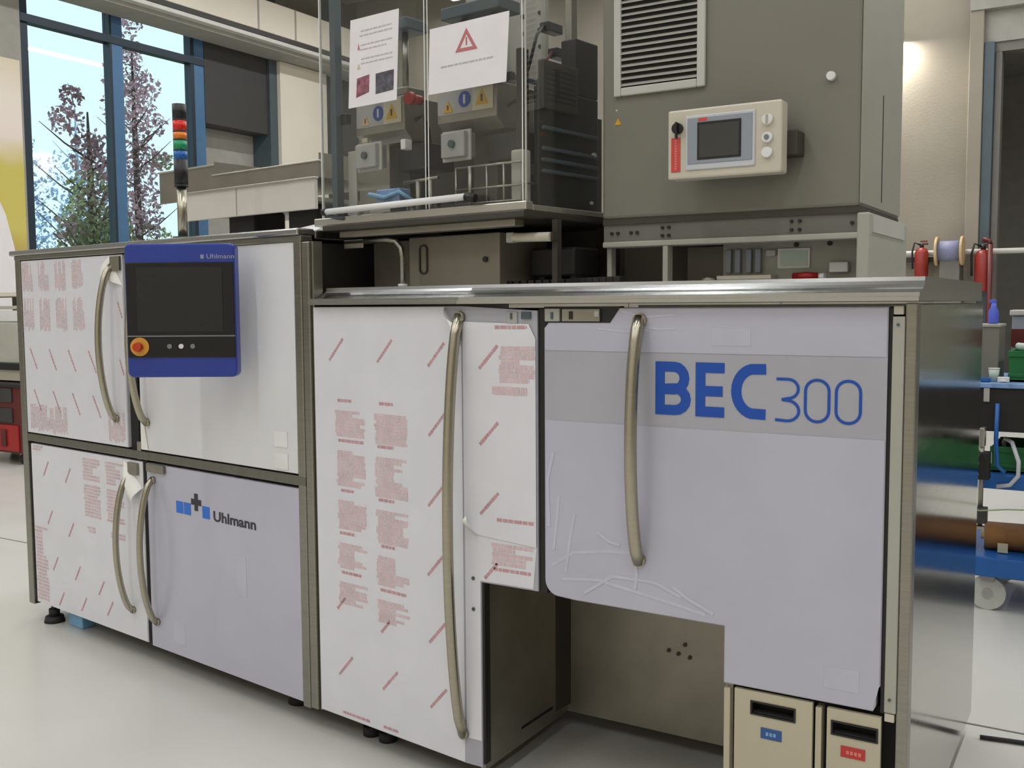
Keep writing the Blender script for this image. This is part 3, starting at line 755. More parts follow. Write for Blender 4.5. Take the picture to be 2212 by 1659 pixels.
# ------------------------------------------------------------------ small control unit in front of the cabinet
cu_ = thing('control_unit', 'beige control unit with small grey screen and red label on the grey cabinet', 'control panel', (.65, .24, 1.63))
FU = Frame(.647, .185, 1.630, 0)
B(FU, 'housing', 'panel_beige', cu_, -.146, .141, 0, .05, 0, .170, .005)
z0 = B(FU, 'bezel_surround', 'panel_bezel_light', cu_, -.098, .078, -.004, .001, .020, .152, .002)
bz = B(FU, 'bezel', 'panel_bezel', z0, -.092, .072, -.006, -.003, .034, .146, .002)
B(FU, 'screen_rim', 'black', bz, -.066, .045, -.0075, -.005, .043, .134, .001)
B(FU, 'screen', 'lcd', bz, -.060, .040, -.0082, -.007, .048, .127)
B(FU, 'brand_mark', 'red_label', bz, -.064, -.041, -.0066, -.0058, .1365, .1445)
for z, mt in ((.125, 'white'), (.083, 'white'), (.048, 'white')):
    k = MB(FU).cyl((.108, 0, z), (.108, -.010, z), .0135, 20, .012).build('selector_knob', mt, cu_)
    if z == .083: MB(FU).cyl((.108, -.010, z), (.108, -.013, z), .006, 12).build('key_hole', 'grey_btn', k)
    if z == .125: MB(FU).box(.106, .110, -.013, -.009, z-.010, z+.010).build('knob_grip', 'vent_slat', k)
ks = MB(FU).cyl((-.118, 0, .124), (-.118, -.012, .124), .0135, 18).build('key_switch', 'black', cu_)
MB(FU).box(-.119, -.114, -.022, -.012, .098, .138).build('key', 'black', ks, .001)
rl = B(FU, 'red_label', 'red_label', cu_, -.136, -.112, -.0016, -.0002, .018, .102)
m = MB(FU)
for i in range(12): m.box(-.127, -.121, -.0022, -.0016, .024+i*.0062, .0282+i*.0062)
m.build('label_text', 'red_label_text', rl)
B(FU, 'mounting_bracket', 'plate_dark', cu_, .10, .165, .05, .112, .045, .105, .004)
B(FU, 'mounting_bracket', 'plate_dark', cu_, -.10, -.05, .05, .113, .05, .10, .004)
B(FU, 'back_box', 'frame_shadow', cu_, -.12, .125, .05, .075, .012, .158, .004)

# ------------------------------------------------------------------ acrylic guard over the sealing station
ag = thing('safety_guard', 'clear acrylic safety guard with two front doors around the sealing station', 'guard', FL(-.26, .3, 1.55))
B(FL, 'base_tray', 'plate_dark', ag, -.640, .150, .075, .62, 1.548, 1.566, .003)
B(FL, 'front_profile', 'alu', ag, -.690, .150, .085, .115, 1.566, 1.590, .003)
B(FL, 'side_profile', 'alu', ag, .120, .150, .115, .55, 1.566, 1.582, .002)
for x0_, x1_ in ((-.664, -.217), (-.208, .132)):
    p_ = B(FL, 'front_pane', 'acrylic', ag, x0_, x1_, .098, .102, 1.590, 2.62)
    for x in (x0_, x1_-.003): B(FL, 'pane_edge', 'white', p_, x, x+.003, .0965, .0975, 1.592, 2.62)
sp = B(FL, 'side_pane', 'acrylic', ag, .134, .138, .104, .48, 1.582, 2.62)
B(FL, 'pane_edge', 'panel_bezel_light', sp, .133, .139, .476, .481, 1.584, 1.70)
B(FL, 'side_pane', 'acrylic', ag, -.668, -.664, .104, .52, 1.590, 2.62)
for x in (-.665, .135): B(FL, 'corner_post', 'vent_frame', ag, x-.002, x+.002, .103, .107, 1.59, 2.62)
h_ = MB(FL).cyl((-.612, .070, 1.606), (-.045, .070, 1.612), .0095, 14).build('lift_bar', 'white', ag)
MB(FL).cyl((-.628, .070, 1.606), (-.612, .070, 1.606), .011, 12).build('bar_end', 'black', h_)
MB(FL).cyl((-.045, .070, 1.612), (-.015, .075, 1.606), .012, 12).build('bar_end', 'black', h_)
MB(FL).tube([(-.615, .072, 1.600), (-.58, .08, 1.588), (-.55, .085, 1.584)], .006, 8).build('bar_bracket', 'steel_dark', h_)
# support legs down to the worktop (rear)
for x, d in ((-.58, .55), (.05, .55)): B(FL, 'support_leg', 'plate_dark', ag, x, x+.05, d, d+.05, 1.377, 1.548)
B(FL, 'rear_wall', 'plate_mid', ag, -.58, .10, .61, .63, 1.377, 1.548)
# drip beam under the tray
B(FL, 'under_beam', 'stainless_dull', ag, -.590, .10, .10, .14, 1.528, 1.548, .002)

# notices taped to the guard
n1 = thing('safety_notice', 'printed notice sheet with two small photographs on the left guard door', 'notice', FL(-.42, .094, 1.91), 'printed notices taped to the guard')
MB(FL).poly([(-.530, 1.908), (-.326, 1.908), (-.312, 2.160), (-.515, 2.162)], .0925, .0935).build('sheet', 'paper', n1)
q = MB(FL).poly([(-.495, 1.935), (-.440, 1.945), (-.437, 1.995), (-.490, 1.990)], .0918, .0924).build('photo_print', 'photo_red', n1)
q = MB(FL).poly([(-.412, 1.935), (-.338, 1.938), (-.335, 1.995), (-.410, 1.993)], .0918, .0924).build('photo_print', 'photo_dark', n1)
m = MB(FL)
for i, z in enumerate((2.125, 2.112, 2.085, 2.072, 2.045, 2.032)): textblock(m, -.48, -.34, z, z-.004, .0922, .006)
m.build('text_lines', 'paper_grey', n1)
MB(FL).poly([(-.486, 2.072), (-.476, 2.072), (-.481, 2.090)], .0918, .0924).build('warning_mark', 'paper_red', n1)
MB(FL).poly([(-.490, 2.016), (-.474, 2.016), (-.482, 2.032)], .0918, .0924).build('warning_mark', 'sticker_cream', n1)
n2 = thing('safety_notice', 'white notice sheet with one large red warning triangle on the guard', 'notice', FL(-.06, .094, 1.905), 'printed notices taped to the guard')
MB(FL).poly([(-.200, 1.904), (.080, 1.902), (.092, 2.080), (-.192, 2.081)], .0925, .0935).build('sheet', 'paper', n2)
MB(FL).ribbon([(-.089, 2.007), (-.026, 2.006), (-.057, 2.054)], .009, .0918, .0924, True).build('warning_triangle', 'paper_red', n2)
MB(FL).box(-.0595, -.0545, .0918, .0924, 2.017, 2.038).build('warning_triangle_mark', 'paper_red', n2)
m = MB(FL); textblock(m, -.163, .038, 1.974, 1.968, .0922, .01, .5); m.build('text_lines', 'paper_grey', n2)

# ------------------------------------------------------------------ inside the guard: sealing station
def sticker_tri(x, z, s, d, mt, parent, fr=FL):
    o = MB(fr).poly([(x-s, z-s*.8), (x+s, z-s*.8), (x, z+s)], d-.0012, d-.0002).build('warning_sticker', mt, parent)
    MB(fr).box(x-s*.14, x+s*.14, d-.0018, d-.0012, z-s*.45, z+s*.35).build('sticker_mark', 'black_letter', o)
    return o
def sealing_unit(x0, x1, z0, z1, px, label, pale):
    t = thing('sealing_unit', label, 'machine part', FL((x0+x1)/2, .3, 1.567), 'sealing units inside the guard')
    D = .185
    # housing with a chamfered lower edge
    b_ = MB(FL).add([(x0, D, z0+.03), (x1, D, z0+.03), (x1, D, z1), (x0, D, z1), (x0, D+.035, z0), (x1, D+.035, z0), (x0, D+.17, z0), (x1, D+.17, z0), (x0, D+.17, z1), (x1, D+.17, z1)],
                    [(0, 1, 2, 3), (0, 4, 5, 1), (4, 6, 7, 5), (3, 2, 9, 8), (6, 8, 9, 7), (0, 3, 8, 6, 4), (1, 5, 7, 9, 2)]).build('housing', 'stainless_dull', t, .004)
    B(FL, 'label_strip', 'sticker_grey', b_, x0+.004, x1-.02, D-.001, D-.0002, z0+.052, z1-.006)
    cx = (x0+x1)/2 - .005
    o = MB(FL).cyl((cx, D-.001, z0+.088), (cx, D-.0022, z0+.088), .0225, 24).build('mandatory_sticker', 'sticker_blue', b_)
    MB(FL).box(cx-.004, cx+.004, D-.003, D-.0022, z0+.076, z0+.101).build('sticker_mark', 'panel_bezel_light', o)
    B(FL, 'sticker_ground', 'sticker_cream', b_, x1-.088, x1-.012, D-.0018, D-.001, z0+.052, z1-.004)
    sticker_tri(x1-.052, z0+.085, .024, D-.002, 'yellow', b_)
    sticker_tri(x0+.045, z0+.072, .018, D-.002, pale, b_)
    # square adjuster plate
    pl_ = B(FL, 'adjuster_plate', 'sticker_grey', t, px, px+.090, D-.03, D+.02, z0-.075, z0-.004, .004)
    MB(FL).cyl((px+.045, D-.03, z0-.038), (px+.045, D-.038, z0-.038), .011, 16).build('adjuster_knob', 'steel_dark', pl_)
    B(FL, 'adjuster_rim', 'vent_frame', pl_, px-.008, px+.100, D-.014, D-.006, z0-.084, z0+.002, .002)
    # drive block and column
    B(FL, 'drive_block', 'machine_black', t, px+.10, x1+.045, D+.05, D+.17, z0-.085, z0-.006, .006)
    B(FL, 'column', 'plate_dark', t, cx-.04, cx+.05, D+.08, D+.16, 1.567, z0+.004, .003)
    B(FL, 'crosshead', 'stainless_dull', t, x0+.01, x1-.01, D+.02, D+.10, z1+.004, z1+.03, .004)
    for k in (.25, .75): MB(FL).cyl((x0+(x1-x0)*k, D+.06, z1+.028), (x0+(x1-x0)*k, D+.06, z1+.22), .010, 12).build('guide_rod', 'stainless', t)
    B(FL, 'top_bridge', 'steel_dark', t, x0-.002, x1-.01, D+.02, D+.12, z1+.20, z1+.235, .004)
    MB(FL).tube([(x1-.01, D+.05, z0+.06), (x1+.03, D+.05, z0+.075), (x1+.04, D+.06, z0+.03), (x1+.03, D+.08, z0-.03)], .006, 8).build('air_hose', 'black', t)
    return t
u1 = sealing_unit(-.600, -.388, 1.815, 1.945, -.575, 'left steel sealing unit, under the notice with photographs', 'amber_pale')
u2 = sealing_unit(-.255, -.030, 1.812, 1.938, -.215, 'right steel sealing unit, under the red triangle notice', 'yellow')
o = MB(FL).cyl((-.345, .21, 1.925), (-.345, .17, 1.925), .014, 16).cyl((-.345, .17, 1.925), (-.345, .155, 1.925), .020, 18, .017).build('red_knob', 'red_steel', u1)
B(FL, 'sensor_head', 'white', u1, -.372, -.352, .15, .18, 1.778, 1.808, .003)
B(FL, 'pink_tag', 'sticker_cream', u1, -.575, -.552, .186, .192, 1.822, 1.836)
MB(FL).tube([(-.53, .17, 1.66), (-.45, .16, 1.645), (-.40, .17, 1.66), (-.36, .19, 1.63)], .007, 8).build('blue_hose', 'cyan_foot', u1)
B(FL, 'clear_chute', 'tray_blue', u1, -.50, -.40, .17, .22, 1.630, 1.672, .004)
# rear frame with perforated panel
rf = thing('machine_stand', 'upright steel frame with pierced rear panel inside the guard', 'machine part', FL(-.25, .5, 1.567))
pp = B(FL, 'rear_panel', 'vent_slat', rf, -.42, -.10, .50, .515, 1.86, 2.32)
for i in range(5):
    for j in range(8):
        MB(FL).cyl((-.40+i*.07+random.uniform(-.01, .01), .4995, 1.90+j*.05), (-.40+i*.07, .498, 1.90+j*.05), .0065, 8).build('panel_hole', 'machine_black', pp)
B(FL, 'lower_panel', 'plate_dark', rf, -.60, .09, .50, .52, 1.567, 1.86)
for x, d in ((-.655, .13), (-.32, .42), (.030, .42)): B(FL, 'upright', 'steel_dark' if x < -.6 else 'stainless_dull', rf, x, x+.024, d, d+.03, 1.567, 2.6, .003)
B(FL, 'upright', 'black', rf, .066, .088, .15, .18, 1.735, 2.00, .003)
B(FL, 'bracket', 'vent_slat', rf, .050, .090, .145, .185, 1.567, 1.735, .006)
B(FL, 'stop_bar', 'black', rf, -.12, .045, .155, .175, 1.925, 1.945, .003)
for x in (.030,): B(FL, 'bar_arm', 'steel_dark', rf, x, x+.010, .175, .42, 1.930, 1.940)
B(FL, 'limit_switch', 'black', rf, -.632, -.606, .150, .172, 1.880, 1.912, .003)
B(FL, 'reflection_plate', 'bench_grey', rf, -.630, -.592, .176, .182, 1.60, 1.80, .002)  # pale plate added to stand in for a bright window reflection
for i, (x, z) in enumerate(((-.33, 2.13), (-.29, 2.05), (-.34, 1.99), (-.07, 2.12), (-.04, 2.04))):
    v_ = B(FL, 'valve_block', 'machine_black', rf, x, x+.035, .43, .50, z, z+.028, .003)
    MB(FL).tube([(x+.018, .43, z+.014), (x+.03, .38, z-.02), (x+.02, .36, z-.10), (x-.02, .38, z-.16)], .005, 8).build('valve_hose', 'black' if i % 2 else 'dark_red', v_)
for k in range(6): MB(FL).cyl((-.52+k*.105, .235, 1.567), (-.52+k*.105, .235, 1.61+.012*(k % 3)), .014, 12).build('clamp_pin', 'stainless_dull' if k % 2 else 'machine_black', rf)
B(FL, 'floor_block', 'machine_black', rf, -.20, .06, .36, .41, 1.567, 1.70, .004)
# wire basket at the front right
wc = thing('wire_guard', 'small welded wire guard at the front right of the sealing station', 'guard', FL(0, .13, 1.567))
for z in (1.60, 1.64, 1.70): MB(FL).cyl((-.138, .135, z), (.10, .135, z), .0035, 8).build('wire', 'stainless', wc)
for x in (-.138, -.085, -.025, .035, .098): MB(FL).cyl((x, .135, 1.567), (x, .135, 1.702), .0035 if x != -.085 else .007, 8).build('wire', 'stainless', wc)
for z in (1.645,): MB(FL).cyl((.098, .135, z), (.098, .20, z), .0035, 8).build('wire', 'stainless', wc)
for x in (-.30, -.25): MB(FL).cyl((x, .15, 1.567), (x, .15, 1.68), .008, 8).build('pin', 'stainless_dull', wc)
MB(FL).cyl((-.36, .15, 1.68), (-.22, .15, 1.685), .005, 8).build('wire', 'stainless', wc)
# dark heating station behind the side pane
hs = thing('heating_station', 'black heating station with ribs and slotted grey cover behind the side pane', 'machine part', FL(.1, .3, 1.567))
B(FL, 'body', 'machine_black', hs, .094, .112, .19, .47, 1.567, 1.905, .004)
cv = B(FL, 'slotted_cover', 'plate_dark', hs, .100, .120, .20, .36, 1.845, 1.975, .004)
for i in range(7): B(FL, 'slot', 'machine_black', cv, .1195, .1205, .215, .345, 1.868+i*.0135, 1.873+i*.0135)
B(FL, 'handle_slot', 'gap_black', cv, .1195, .1215, .255, .270, 1.88, 1.955)
for z in (1.675, 1.705, 1.735, 1.79): B(FL, 'rib', 'steel_dark', hs, .110, .122, .20, .46, z, z+.010, .002)
B(FL, 'top_block', 'machine_black', hs, .06, .112, .36, .47, 1.905, 2.06, .004)
MB(FL).cyl((.113, .44, 1.745), (.122, .44, 1.745), .008, 12).build('bolt_head', 'white', hs)
MB(FL).cyl((.113, .43, 1.61), (.120, .43, 1.61), .005, 12).build('bolt_head', 'white', hs)

# ------------------------------------------------------------------ things on the worktop under the guard
ub = thing('steel_enclosure', 'low stainless box with recessed grip on the worktop under the guard', 'box', FL(-.2, .32, 1.376))
B(FL, 'box_body', 'box_grey', ub, -.392, -.036, .20, .42, 1.3775, 1.524, .003)
g_ = MB(FL).ribbon(roundrect(-.345, -.315, 1.416, 1.498, .012, 4), .005, .196, .200, True).build('recessed_grip', 'plate_dark', ub)
MB(FL).cyl((-.086, .200, 1.450), (-.086, .193, 1.450), .008, 12).build('quarter_turn_lock', 'machine_black', ub)
B(FL, 'splash_plate', 'plate_mid', ub, -.598, -.394, .25, .256, 1.3775, 1.52)
hp = thing('tube_hoop', 'bent steel tube hoop standing on the worktop under the guard', 'tube frame', FL(-.34, .12, 1.376))
MB(FL).tube([(-.585, .12, 1.514), (-.40, .12, 1.514), (-.365, .12, 1.508), (-.345, .12, 1.488), (-.339, .12, 1.46), (-.339, .12, 1.3775)], .0085, 12).build('tube', 'stainless', hp)
MB(FL).cyl((-.339, .12, 1.3765), (-.339, .12, 1.384), .014, 12).build('foot_ring', 'white', hp)
B(FL, 'cross_plate', 'stainless_dull', hp, -.585, -.50, .113, .118, 1.495, 1.522, .002)
mo = thing('motor_housing', 'black square motor housing at the back of the worktop', 'motor', FL(.07, .36, 1.376))
B(FL, 'housing', 'machine_black', mo, -.006, .148, .30, .42, 1.400, 1.480, .006)
for x in (.01, .12): B(FL, 'mount', 'plate_dark', mo, x, x+.02, .32, .40, 1.3775, 1.402)
rp = thing('guide_roller', 'pale guide roller with square end block under the guard corner', 'roller', FL(.1, .15, 1.377))
MB(FL).cyl((.055, .15, 1.502), (.165, .17, 1.500), .0125, 16).build('roller', 'panel_beige', rp)
B(FL, 'end_block', 'vent_slat', rp, .036, .060, .14, .165, 1.488, 1.516, .003)
B(FL, 'stand', 'plate_dark', rp, .155, .172, .19, .21, 1.3775, 1.547)
B(FL, 'stand_arm', 'plate_dark', rp, .150, .172, .17, .19, 1.490, 1.512)
cb = thing('cable_chain', 'dark cable track lying along the back of the worktop', 'cable', (.15, .5, 1.377))
for i in range(16):
    x = -.06 + i*.024
    MB(FL).box(x+.02, x+.041, .255-.003*abs(i-8), .285-.003*abs(i-8), 1.3775, 1.388+.0004*i).build('link', 'machine_black', cb, .002)

# ------------------------------------------------------------------ product infeed on top of the left cabinet
ih = thing('feed_hopper', 'open stainless feed hopper with raised left cheek above the left cabinet', 'hopper', FL(-1.5, .6, 1.79))
m = MB(FL); m.box(-1.74, -1.095, .45, .455, 1.792, 1.845).box(-1.74, -1.095, .85, .855, 1.792, 1.90).box(-1.10, -1.095, .455, .85, 1.792, 1.875).box(-1.74, -1.735, .455, .85, 1.792, 1.90).box(-1.74, -1.095, .45, .855, 1.787, 1.792)
m.build('trough', 'stainless_dull', ih)
B(FL, 'rim', 'alu', ih, -1.745, -1.09, .445, .460, 1.843, 1.849, .002)
B(FL, 'side_cheek', 'stainless_dull', ih, -2.145, -1.745, .46, .475, 1.76, 1.888, .002)
B(FL, 'side_cheek_rim', 'alu', ih, -2.15, -1.742, .455, .48, 1.886, 1.893, .001)
for x in (-1.60, -1.50): B(FL, 'clip', 'white', ih, x+.02, x+.075, .845, .862, 1.895, 1.918, .003)
it = thing('feed_tray', 'wide light steel feed tray under the hopper on the left cabinet', 'tray', FL(-1.5, .6, 1.554))
B(FL, 'tray_front', 'tray_white', it, -1.955, -1.095, .43, .445, 1.672, 1.786, .002)
B(FL, 'tray_front_lip', 'alu', it, -1.955, -1.090, .42, .446, 1.780, 1.7865, .002)
B(FL, 'tray_joint', 'plaster_grey', it, -1.565, -1.560, .4285, .43, 1.675, 1.78)
B(FL, 'tray_bed', 'stainless_dull', it, -1.955, -1.095, .445, .90, 1.70, 1.715)
for x in (-1.72, -1.34): B(FL, 'drive_motor', 'machine_black', it, x, x+.17, .50, .66, 1.600, 1.700, .012)
for x in (-1.90, -1.50, -1.16): B(FL, 'leg', 'bench_grey', it, x, x+.03, .70, .73, 1.554, 1.70, .002)
B(FL, 'drip_pan', 'white', it, -1.95, -1.08, .46, .86, 1.5545, 1.572, .004)
MB(FL).add([(-1.28, .30, 1.558), (-.98, .30, 1.568), (-.98, .42, 1.625), (-1.28, .42, 1.596), (-1.28, .30, 1.5545), (-.98, .30, 1.5545), (-.98, .42, 1.5545), (-1.28, .42, 1.5545)],
           [(0, 1, 2, 3), (4, 7, 6, 5), (0, 4, 5, 1), (1, 5, 6, 2), (2, 6, 7, 3), (3, 7, 4, 0)]).build('sloping_cover', 'white', it, .002)
B(FL, 'small_valve', 'steel_dark', it, -1.10, -1.075, .18, .22, 1.5545, 1.575, .003)

# ------------------------------------------------------------------ behind on the left: bench, tool cart, banner
bn = thing('workbench', 'pale grey workbench cabinet standing behind the left cabinet', 'workbench', (-7.4, 3.2, 0))
B(FR, 'bench_body', 'bench_grey', bn, -8.6, -6.25, 2.95, 3.6, .85, 1.20, .01)
B(FR, 'bench_top', 'black', bn, -8.65, -6.2, 2.92, 3.65, .795, .85, .005)
B(FR, 'bench_apron', 'panel_beige', bn, -8.6, -6.25, 2.95, 3.6, .70, .795, .005)
for x in (-8.55, -6.33):
    for y in (2.97, 3.5): B(FR, 'leg', 'bench_grey', bn, x, x+.06, y, y+.06, 0, .70)
B(FR, 'shelf', 'bench_grey', bn, -8.6, -6.25, 2.98, 3.6, 1.31, 1.34, .004)
B(FR, 'shelf', 'plaster', bn, -8.6, -6.25, 3.05, 3.6, 1.42, 1.46, .004)
for x in (-8.55, -7.3, -6.30): B(FR, 'shelf_upright', 'bench_grey', bn, x, x+.04, 3.4, 3.5, 1.20, 1.42)
MB(FR).box(-6.85, -6.53, 2.98, 3.25, 1.205, 1.30).build('carton', 'white', None, .004, off=(-6.7, 3.1, 1.205))
tag(bpy.data.objects['carton'], 'plain white carton on the pale workbench at the left edge', 'box')
tc = thing('tool_cart', 'dark red tool cart with castors parked under the pale workbench', 'tool cart', (-6.8, 3.1, 0))
B(FR, 'cart_body', 'dark_red', tc, -7.3, -6.38, 2.84, 3.4, .10, .685, .008)
B(FR, 'cart_top', 'rubber', tc, -7.32, -6.36, 2.82, 3.42, .66, .688, .004)
for z in (.36, .53): B(FR, 'drawer', 'dark_panel', tc, -7.26, -6.48, 2.828, 2.84, z, z+.12, .003)
dd = B(FR, 'drawer', 'red_steel', tc, -7.26, -6.40, 2.822, 2.84, .12, .34, .004)
B(FR, 'drawer_handle', 'dark_red', dd, -6.62, -6.55, 2.81, 2.823, .16, .30)
for x in (-7.2, -6.46):
    for y in (2.92, 3.3): MB(FR).cyl((x-.015, y, .045), (x+.015, y, .045), .045, 14).cyl((x, y, .05), (x, y, .10), .015, 8).build('castor', 'rubber', tc)
bn2 = thing('wall_banner', 'large yellow and cream printed banner beside the window', 'banner', (XW+.01, 4.2, 1.2))
MB(FR).box(XW+.012, XW+.02, 2.6, 5.70, 1.2, 4.42).build('banner_sheet', 'banner', bn2)
m = MB(); P = [(3.4, 1.0), (5.62, 1.0), (5.60, 1.6), (5.52, 2.1), (5.42, 2.5), (5.28, 2.8), (5.0, 3.05), (4.4, 3.2), (3.4, 3.2)]
m.add([(XW+.024, y, z) for y, z in P] + [(XW+.020, y, z) for y, z in P], [tuple(range(len(P))), tuple(range(2*len(P)-1, len(P)-1, -1))]); m.build('banner_print', 'banner_white', bn2)

# ------------------------------------------------------------------ behind on the right: wall rail, extinguishers, cable reel
rl = thing('wall_rail', 'pale horizontal rail along the concrete end wall', 'rail', (-.6, YB-.12, 1.9))
m = MB(FR).cyl((-6, YB-.20, 1.97), (4, YB-.20, 1.97), .035, 12).build('pipe', 'vent_frame', rl)
MB(FR).box(-6, -.38, YB-.18, YB-.005, 1.86, 1.92).build('duct', 'dark_panel', rl)  # dark bar stands in for the shadow below the pipe
for x in (-5.5, -3.5, -1.5, .4, 2.4): MB(FR).box(x, x+.04, YB-.20, YB-.005 if x < -.4 else YB-.17, 1.91, 1.96).build('bracket', 'steel_dark', rl)
def extinguisher(x, y, z, h, label):
    t = thing('fire_extinguisher', label, 'extinguisher', (x, y, z), 'fire extinguishers on the end wall')
    r = h*.155
    MB(FR).tube([(x, y, z), (x, y, z+.03*h), (x, y, z+.68*h), (x, y, z+.76*h), (x, y, z+.80*h)], r, 20, True, [r*.94, r, r, r*.75, r*.35]).build('cylinder', 'ext_red', t)
    MB(FR).cyl((x, y, z+.80*h), (x, y, z+.90*h), r*.3, 12).build('valve', 'black', t)
    MB(FR).box(x-r*.2, x+r*.9, y-r*.2, y+r*.2, z+.86*h, z+.90*h).box(x-r*.2, x+r*.8, y-r*.2, y+r*.2, z+.93*h, z+.96*h).build('lever', 'dark_red', t)
    MB(FR).tube([(x-r*.2, y, z+.86*h), (x-r*1.0, y-r*.4, z+.92*h), (x-r*1.3, y-r*.4, z+.70*h), (x-r*1.25, y-r*.2, z+.30*h)], r*.14, 8).build('hose', 'black', t)
    MB(FR).box(x-r*.5, x+r*.5, y+r, (YB-.001 if x < -.4 else YB-.101), z+.4*h, z+.46*h).build('wall_hook', 'steel_dark', t)
    return t
extinguisher(-.86, YB-.30, 1.60, .55, 'red fire extinguisher left of the cable reel on the concrete wall')
extinguisher(-.12, YB-.32, 1.46, .66, 'red fire extinguisher before the gateway frame, right of the cable reel')
cr_ = thing('cable_reel', 'wooden cable reel with bluish cable between the two fire extinguishers', 'reel', (-.5, YB-.3, 1.4))
for x in (-.672, -.372): MB(FR).cyl((x, YB-.40, 1.98), (x+.03, YB-.40, 1.98), .185, 24).build('flange', 'wood', cr_)
MB(FR).cyl((-.642, YB-.40, 1.98), (-.372, YB-.40, 1.98), .13, 24).build('cable_winding', 'cable_blue', cr_)
B(FR, 'stand', 'frame_shadow', cr_, -.62, -.38, YB-.44, YB-.36, 1.40, 1.86, .004)
B(FR, 'stand_base', 'frame_shadow', cr_, -.66, -.34, YB-.52, YB-.28, 0, 1.40, .004)
hy = thing('red_standpipe', 'thin dark red standpipe beside the right extinguisher', 'pipe', (.0, YB-.5, 0))
MB(FR).cyl((-.03, YB-.42, .0), (-.03, YB-.42, 2.05), .03, 10).build('pipe', 'dark_red', hy)
MB(FR).tube([(-.03, YB-.42, 2.05), (-.05, YB-.40, 2.10), (-.12, YB-.40, 2.12)], .028, 10).build('pipe_bend', 'dark_red', hy)

# ------------------------------------------------------------------ trolley with trays and a test rig behind the machine's right end
tr = thing('service_trolley', 'blue shelf trolley with black beam on white castors behind the machine', 'trolley', (1.5, 2.9, 0))
B(FR, 'top_beam', 'machine_black', tr, .72, 2.3, 2.44, 3.10, .780, .962, .006)
B(FR, 'beam_clip', 'sticker_grey', tr, .99, 1.012, 2.432, 2.44, .905, .962)
B(FR, 'top_tray', 'tray_blue', tr, .72, 2.3, 2.43, 3.12, .963, .985, .004)
B(FR, 'shelf', 'shelf_blue', tr, .99, 2.3, 2.45, 3.10, .535, .600, .006)
B(FR, 'shelf', 'shelf_blue', tr, .97, 2.3, 2.45, 3.10, .155, .240, .006)
for x in (1.62, 2.24):
    for y in (2.47, 3.03): B(FR, 'upright', 'steel_dark', tr, x, x+.05, y, y+.05, .24, .78)
B(FR, 'upright', 'machine_black', tr, .80, .88, 2.60, 2.70, .24, .78, .004)
B(FR, 'shelf', 'shelf_blue', tr, .80, .98, 2.50, 3.05, .200, .238)
for x in (1.02, 2.2):
    for y in (2.52, 3.02):
        c_ = MB(FR).cyl((x, y-.018, .072), (x, y+.018, .072), .072, 24).build('castor_wheel', 'caster_white', tr)
        MB(FR).cyl((x, y-.022, .072), (x, y+.022, .072), .022, 12).build('castor_hub', 'sticker_grey', c_)
        B(FR, 'castor_fork', 'sticker_grey', c_, x-.026, x+.026, y-.03, y+.035, .125, .155)
rb = thing('brown_roll', 'brown paper roll lying on the lowest blue trolley shelf', 'roll', (1.5, 2.75, .24))
MB(FR).cyl((.99, 2.62, .301), (2.0, 2.70, .301), .060, 24).build('paper_roll', 'roll_brown', rb)
MB(FR).cyl((.975, 2.618, .301), (2.01, 2.70, .301), .018, 12).build('core', 'wood', rb)
B(FR, 'roll_tag', 'sticker_cream', rb, 1.05, 1.09, 2.545, 2.552, .245, .285)
def crate(x0, x1, y0, y1, z0, h, label):
    t = thing('plastic_crate', label, 'crate', ((x0+x1)/2, (y0+y1)/2, z0), 'green crates on the trolley')
    m = MB(FR); m.box(x0, x1, y0, y0+.008, z0, z0+h).box(x0, x1, y1-.008, y1, z0, z0+h).box(x0, x0+.008, y0+.008, y1-.008, z0, z0+h).box(x1-.008, x1, y0+.008, y1-.008, z0, z0+h).box(x0, x1, y0, y1, z0, z0+.008)
    m.build('crate_walls', 'crate_green', t)
    MB(FR).box(x0-.006, x1+.006, y0-.006, y0, z0+h-.025, z0+h).build('crate_rim', 'crate_green', t, .002)
    MB(FR).box(x0-.004, x1+.004, y0-.004, y0, z0+.02, z0+.035).build('crate_rib', 'crate_green', t, .002)
    return t
crate(1.02, 1.34, 2.50, 2.85, .601, .11, 'green plastic crate on the middle shelf nearest the machine')
crate(1.36, 1.60, 2.50, 2.85, .601, .13, 'green plastic crate on the middle shelf, next one along')
crate(1.075, 1.30, 2.52, 2.80, .986, .13, 'green plastic crate on top of the trolley tray')
def hose(name, label, pts, r, mt, loc, grp=None):
    o = MB(FR).tube(pts, r, 8).build(name, mt, None, off=loc); return tag(o, label, 'hose', grp)
hose('white_hose', 'pale hose looping out of the middle-shelf green crate', [(1.06, 2.60, .645), (1.06, 2.57, .72), (1.07, 2.53, .742), (1.10, 2.47, .735), (1.13, 2.43, .66), (1.13, 2.43, .60), (1.10, 2.43, .56), (1.05, 2.43, .55)], .009, 'panel_bezel_light', (1.06, 2.6, .62))
hose('blue_hose', 'blue hose hanging beside the green crates', [(1.045, 2.422, .90), (1.043, 2.422, .75), (1.05, 2.42, .64), (1.08, 2.425, .612)], .009, 'shelf_blue', (.98, 2.47, .6))
hose('white_hose', 'pale hose lying over the crate on the trolley top', [(1.10, 2.62, 1.134), (1.11, 2.52, 1.136), (1.17, 2.50, 1.134), (1.22, 2.60, 1.134)], .014, 'crate_light', (1.1, 2.5, 1.1))
gb = thing('grey_case', 'dark grey instrument case with black side handle on the trolley', 'case', (.98, 2.7, .986))
B(FR, 'case_body', 'grey_cab', gb, .885, 1.03, 2.56, 2.80, .9865, 1.222, .005)
B(FR, 'case_handle', 'machine_black', gb, .918, .934, 2.545, 2.561, 1.08, 1.19, .003)
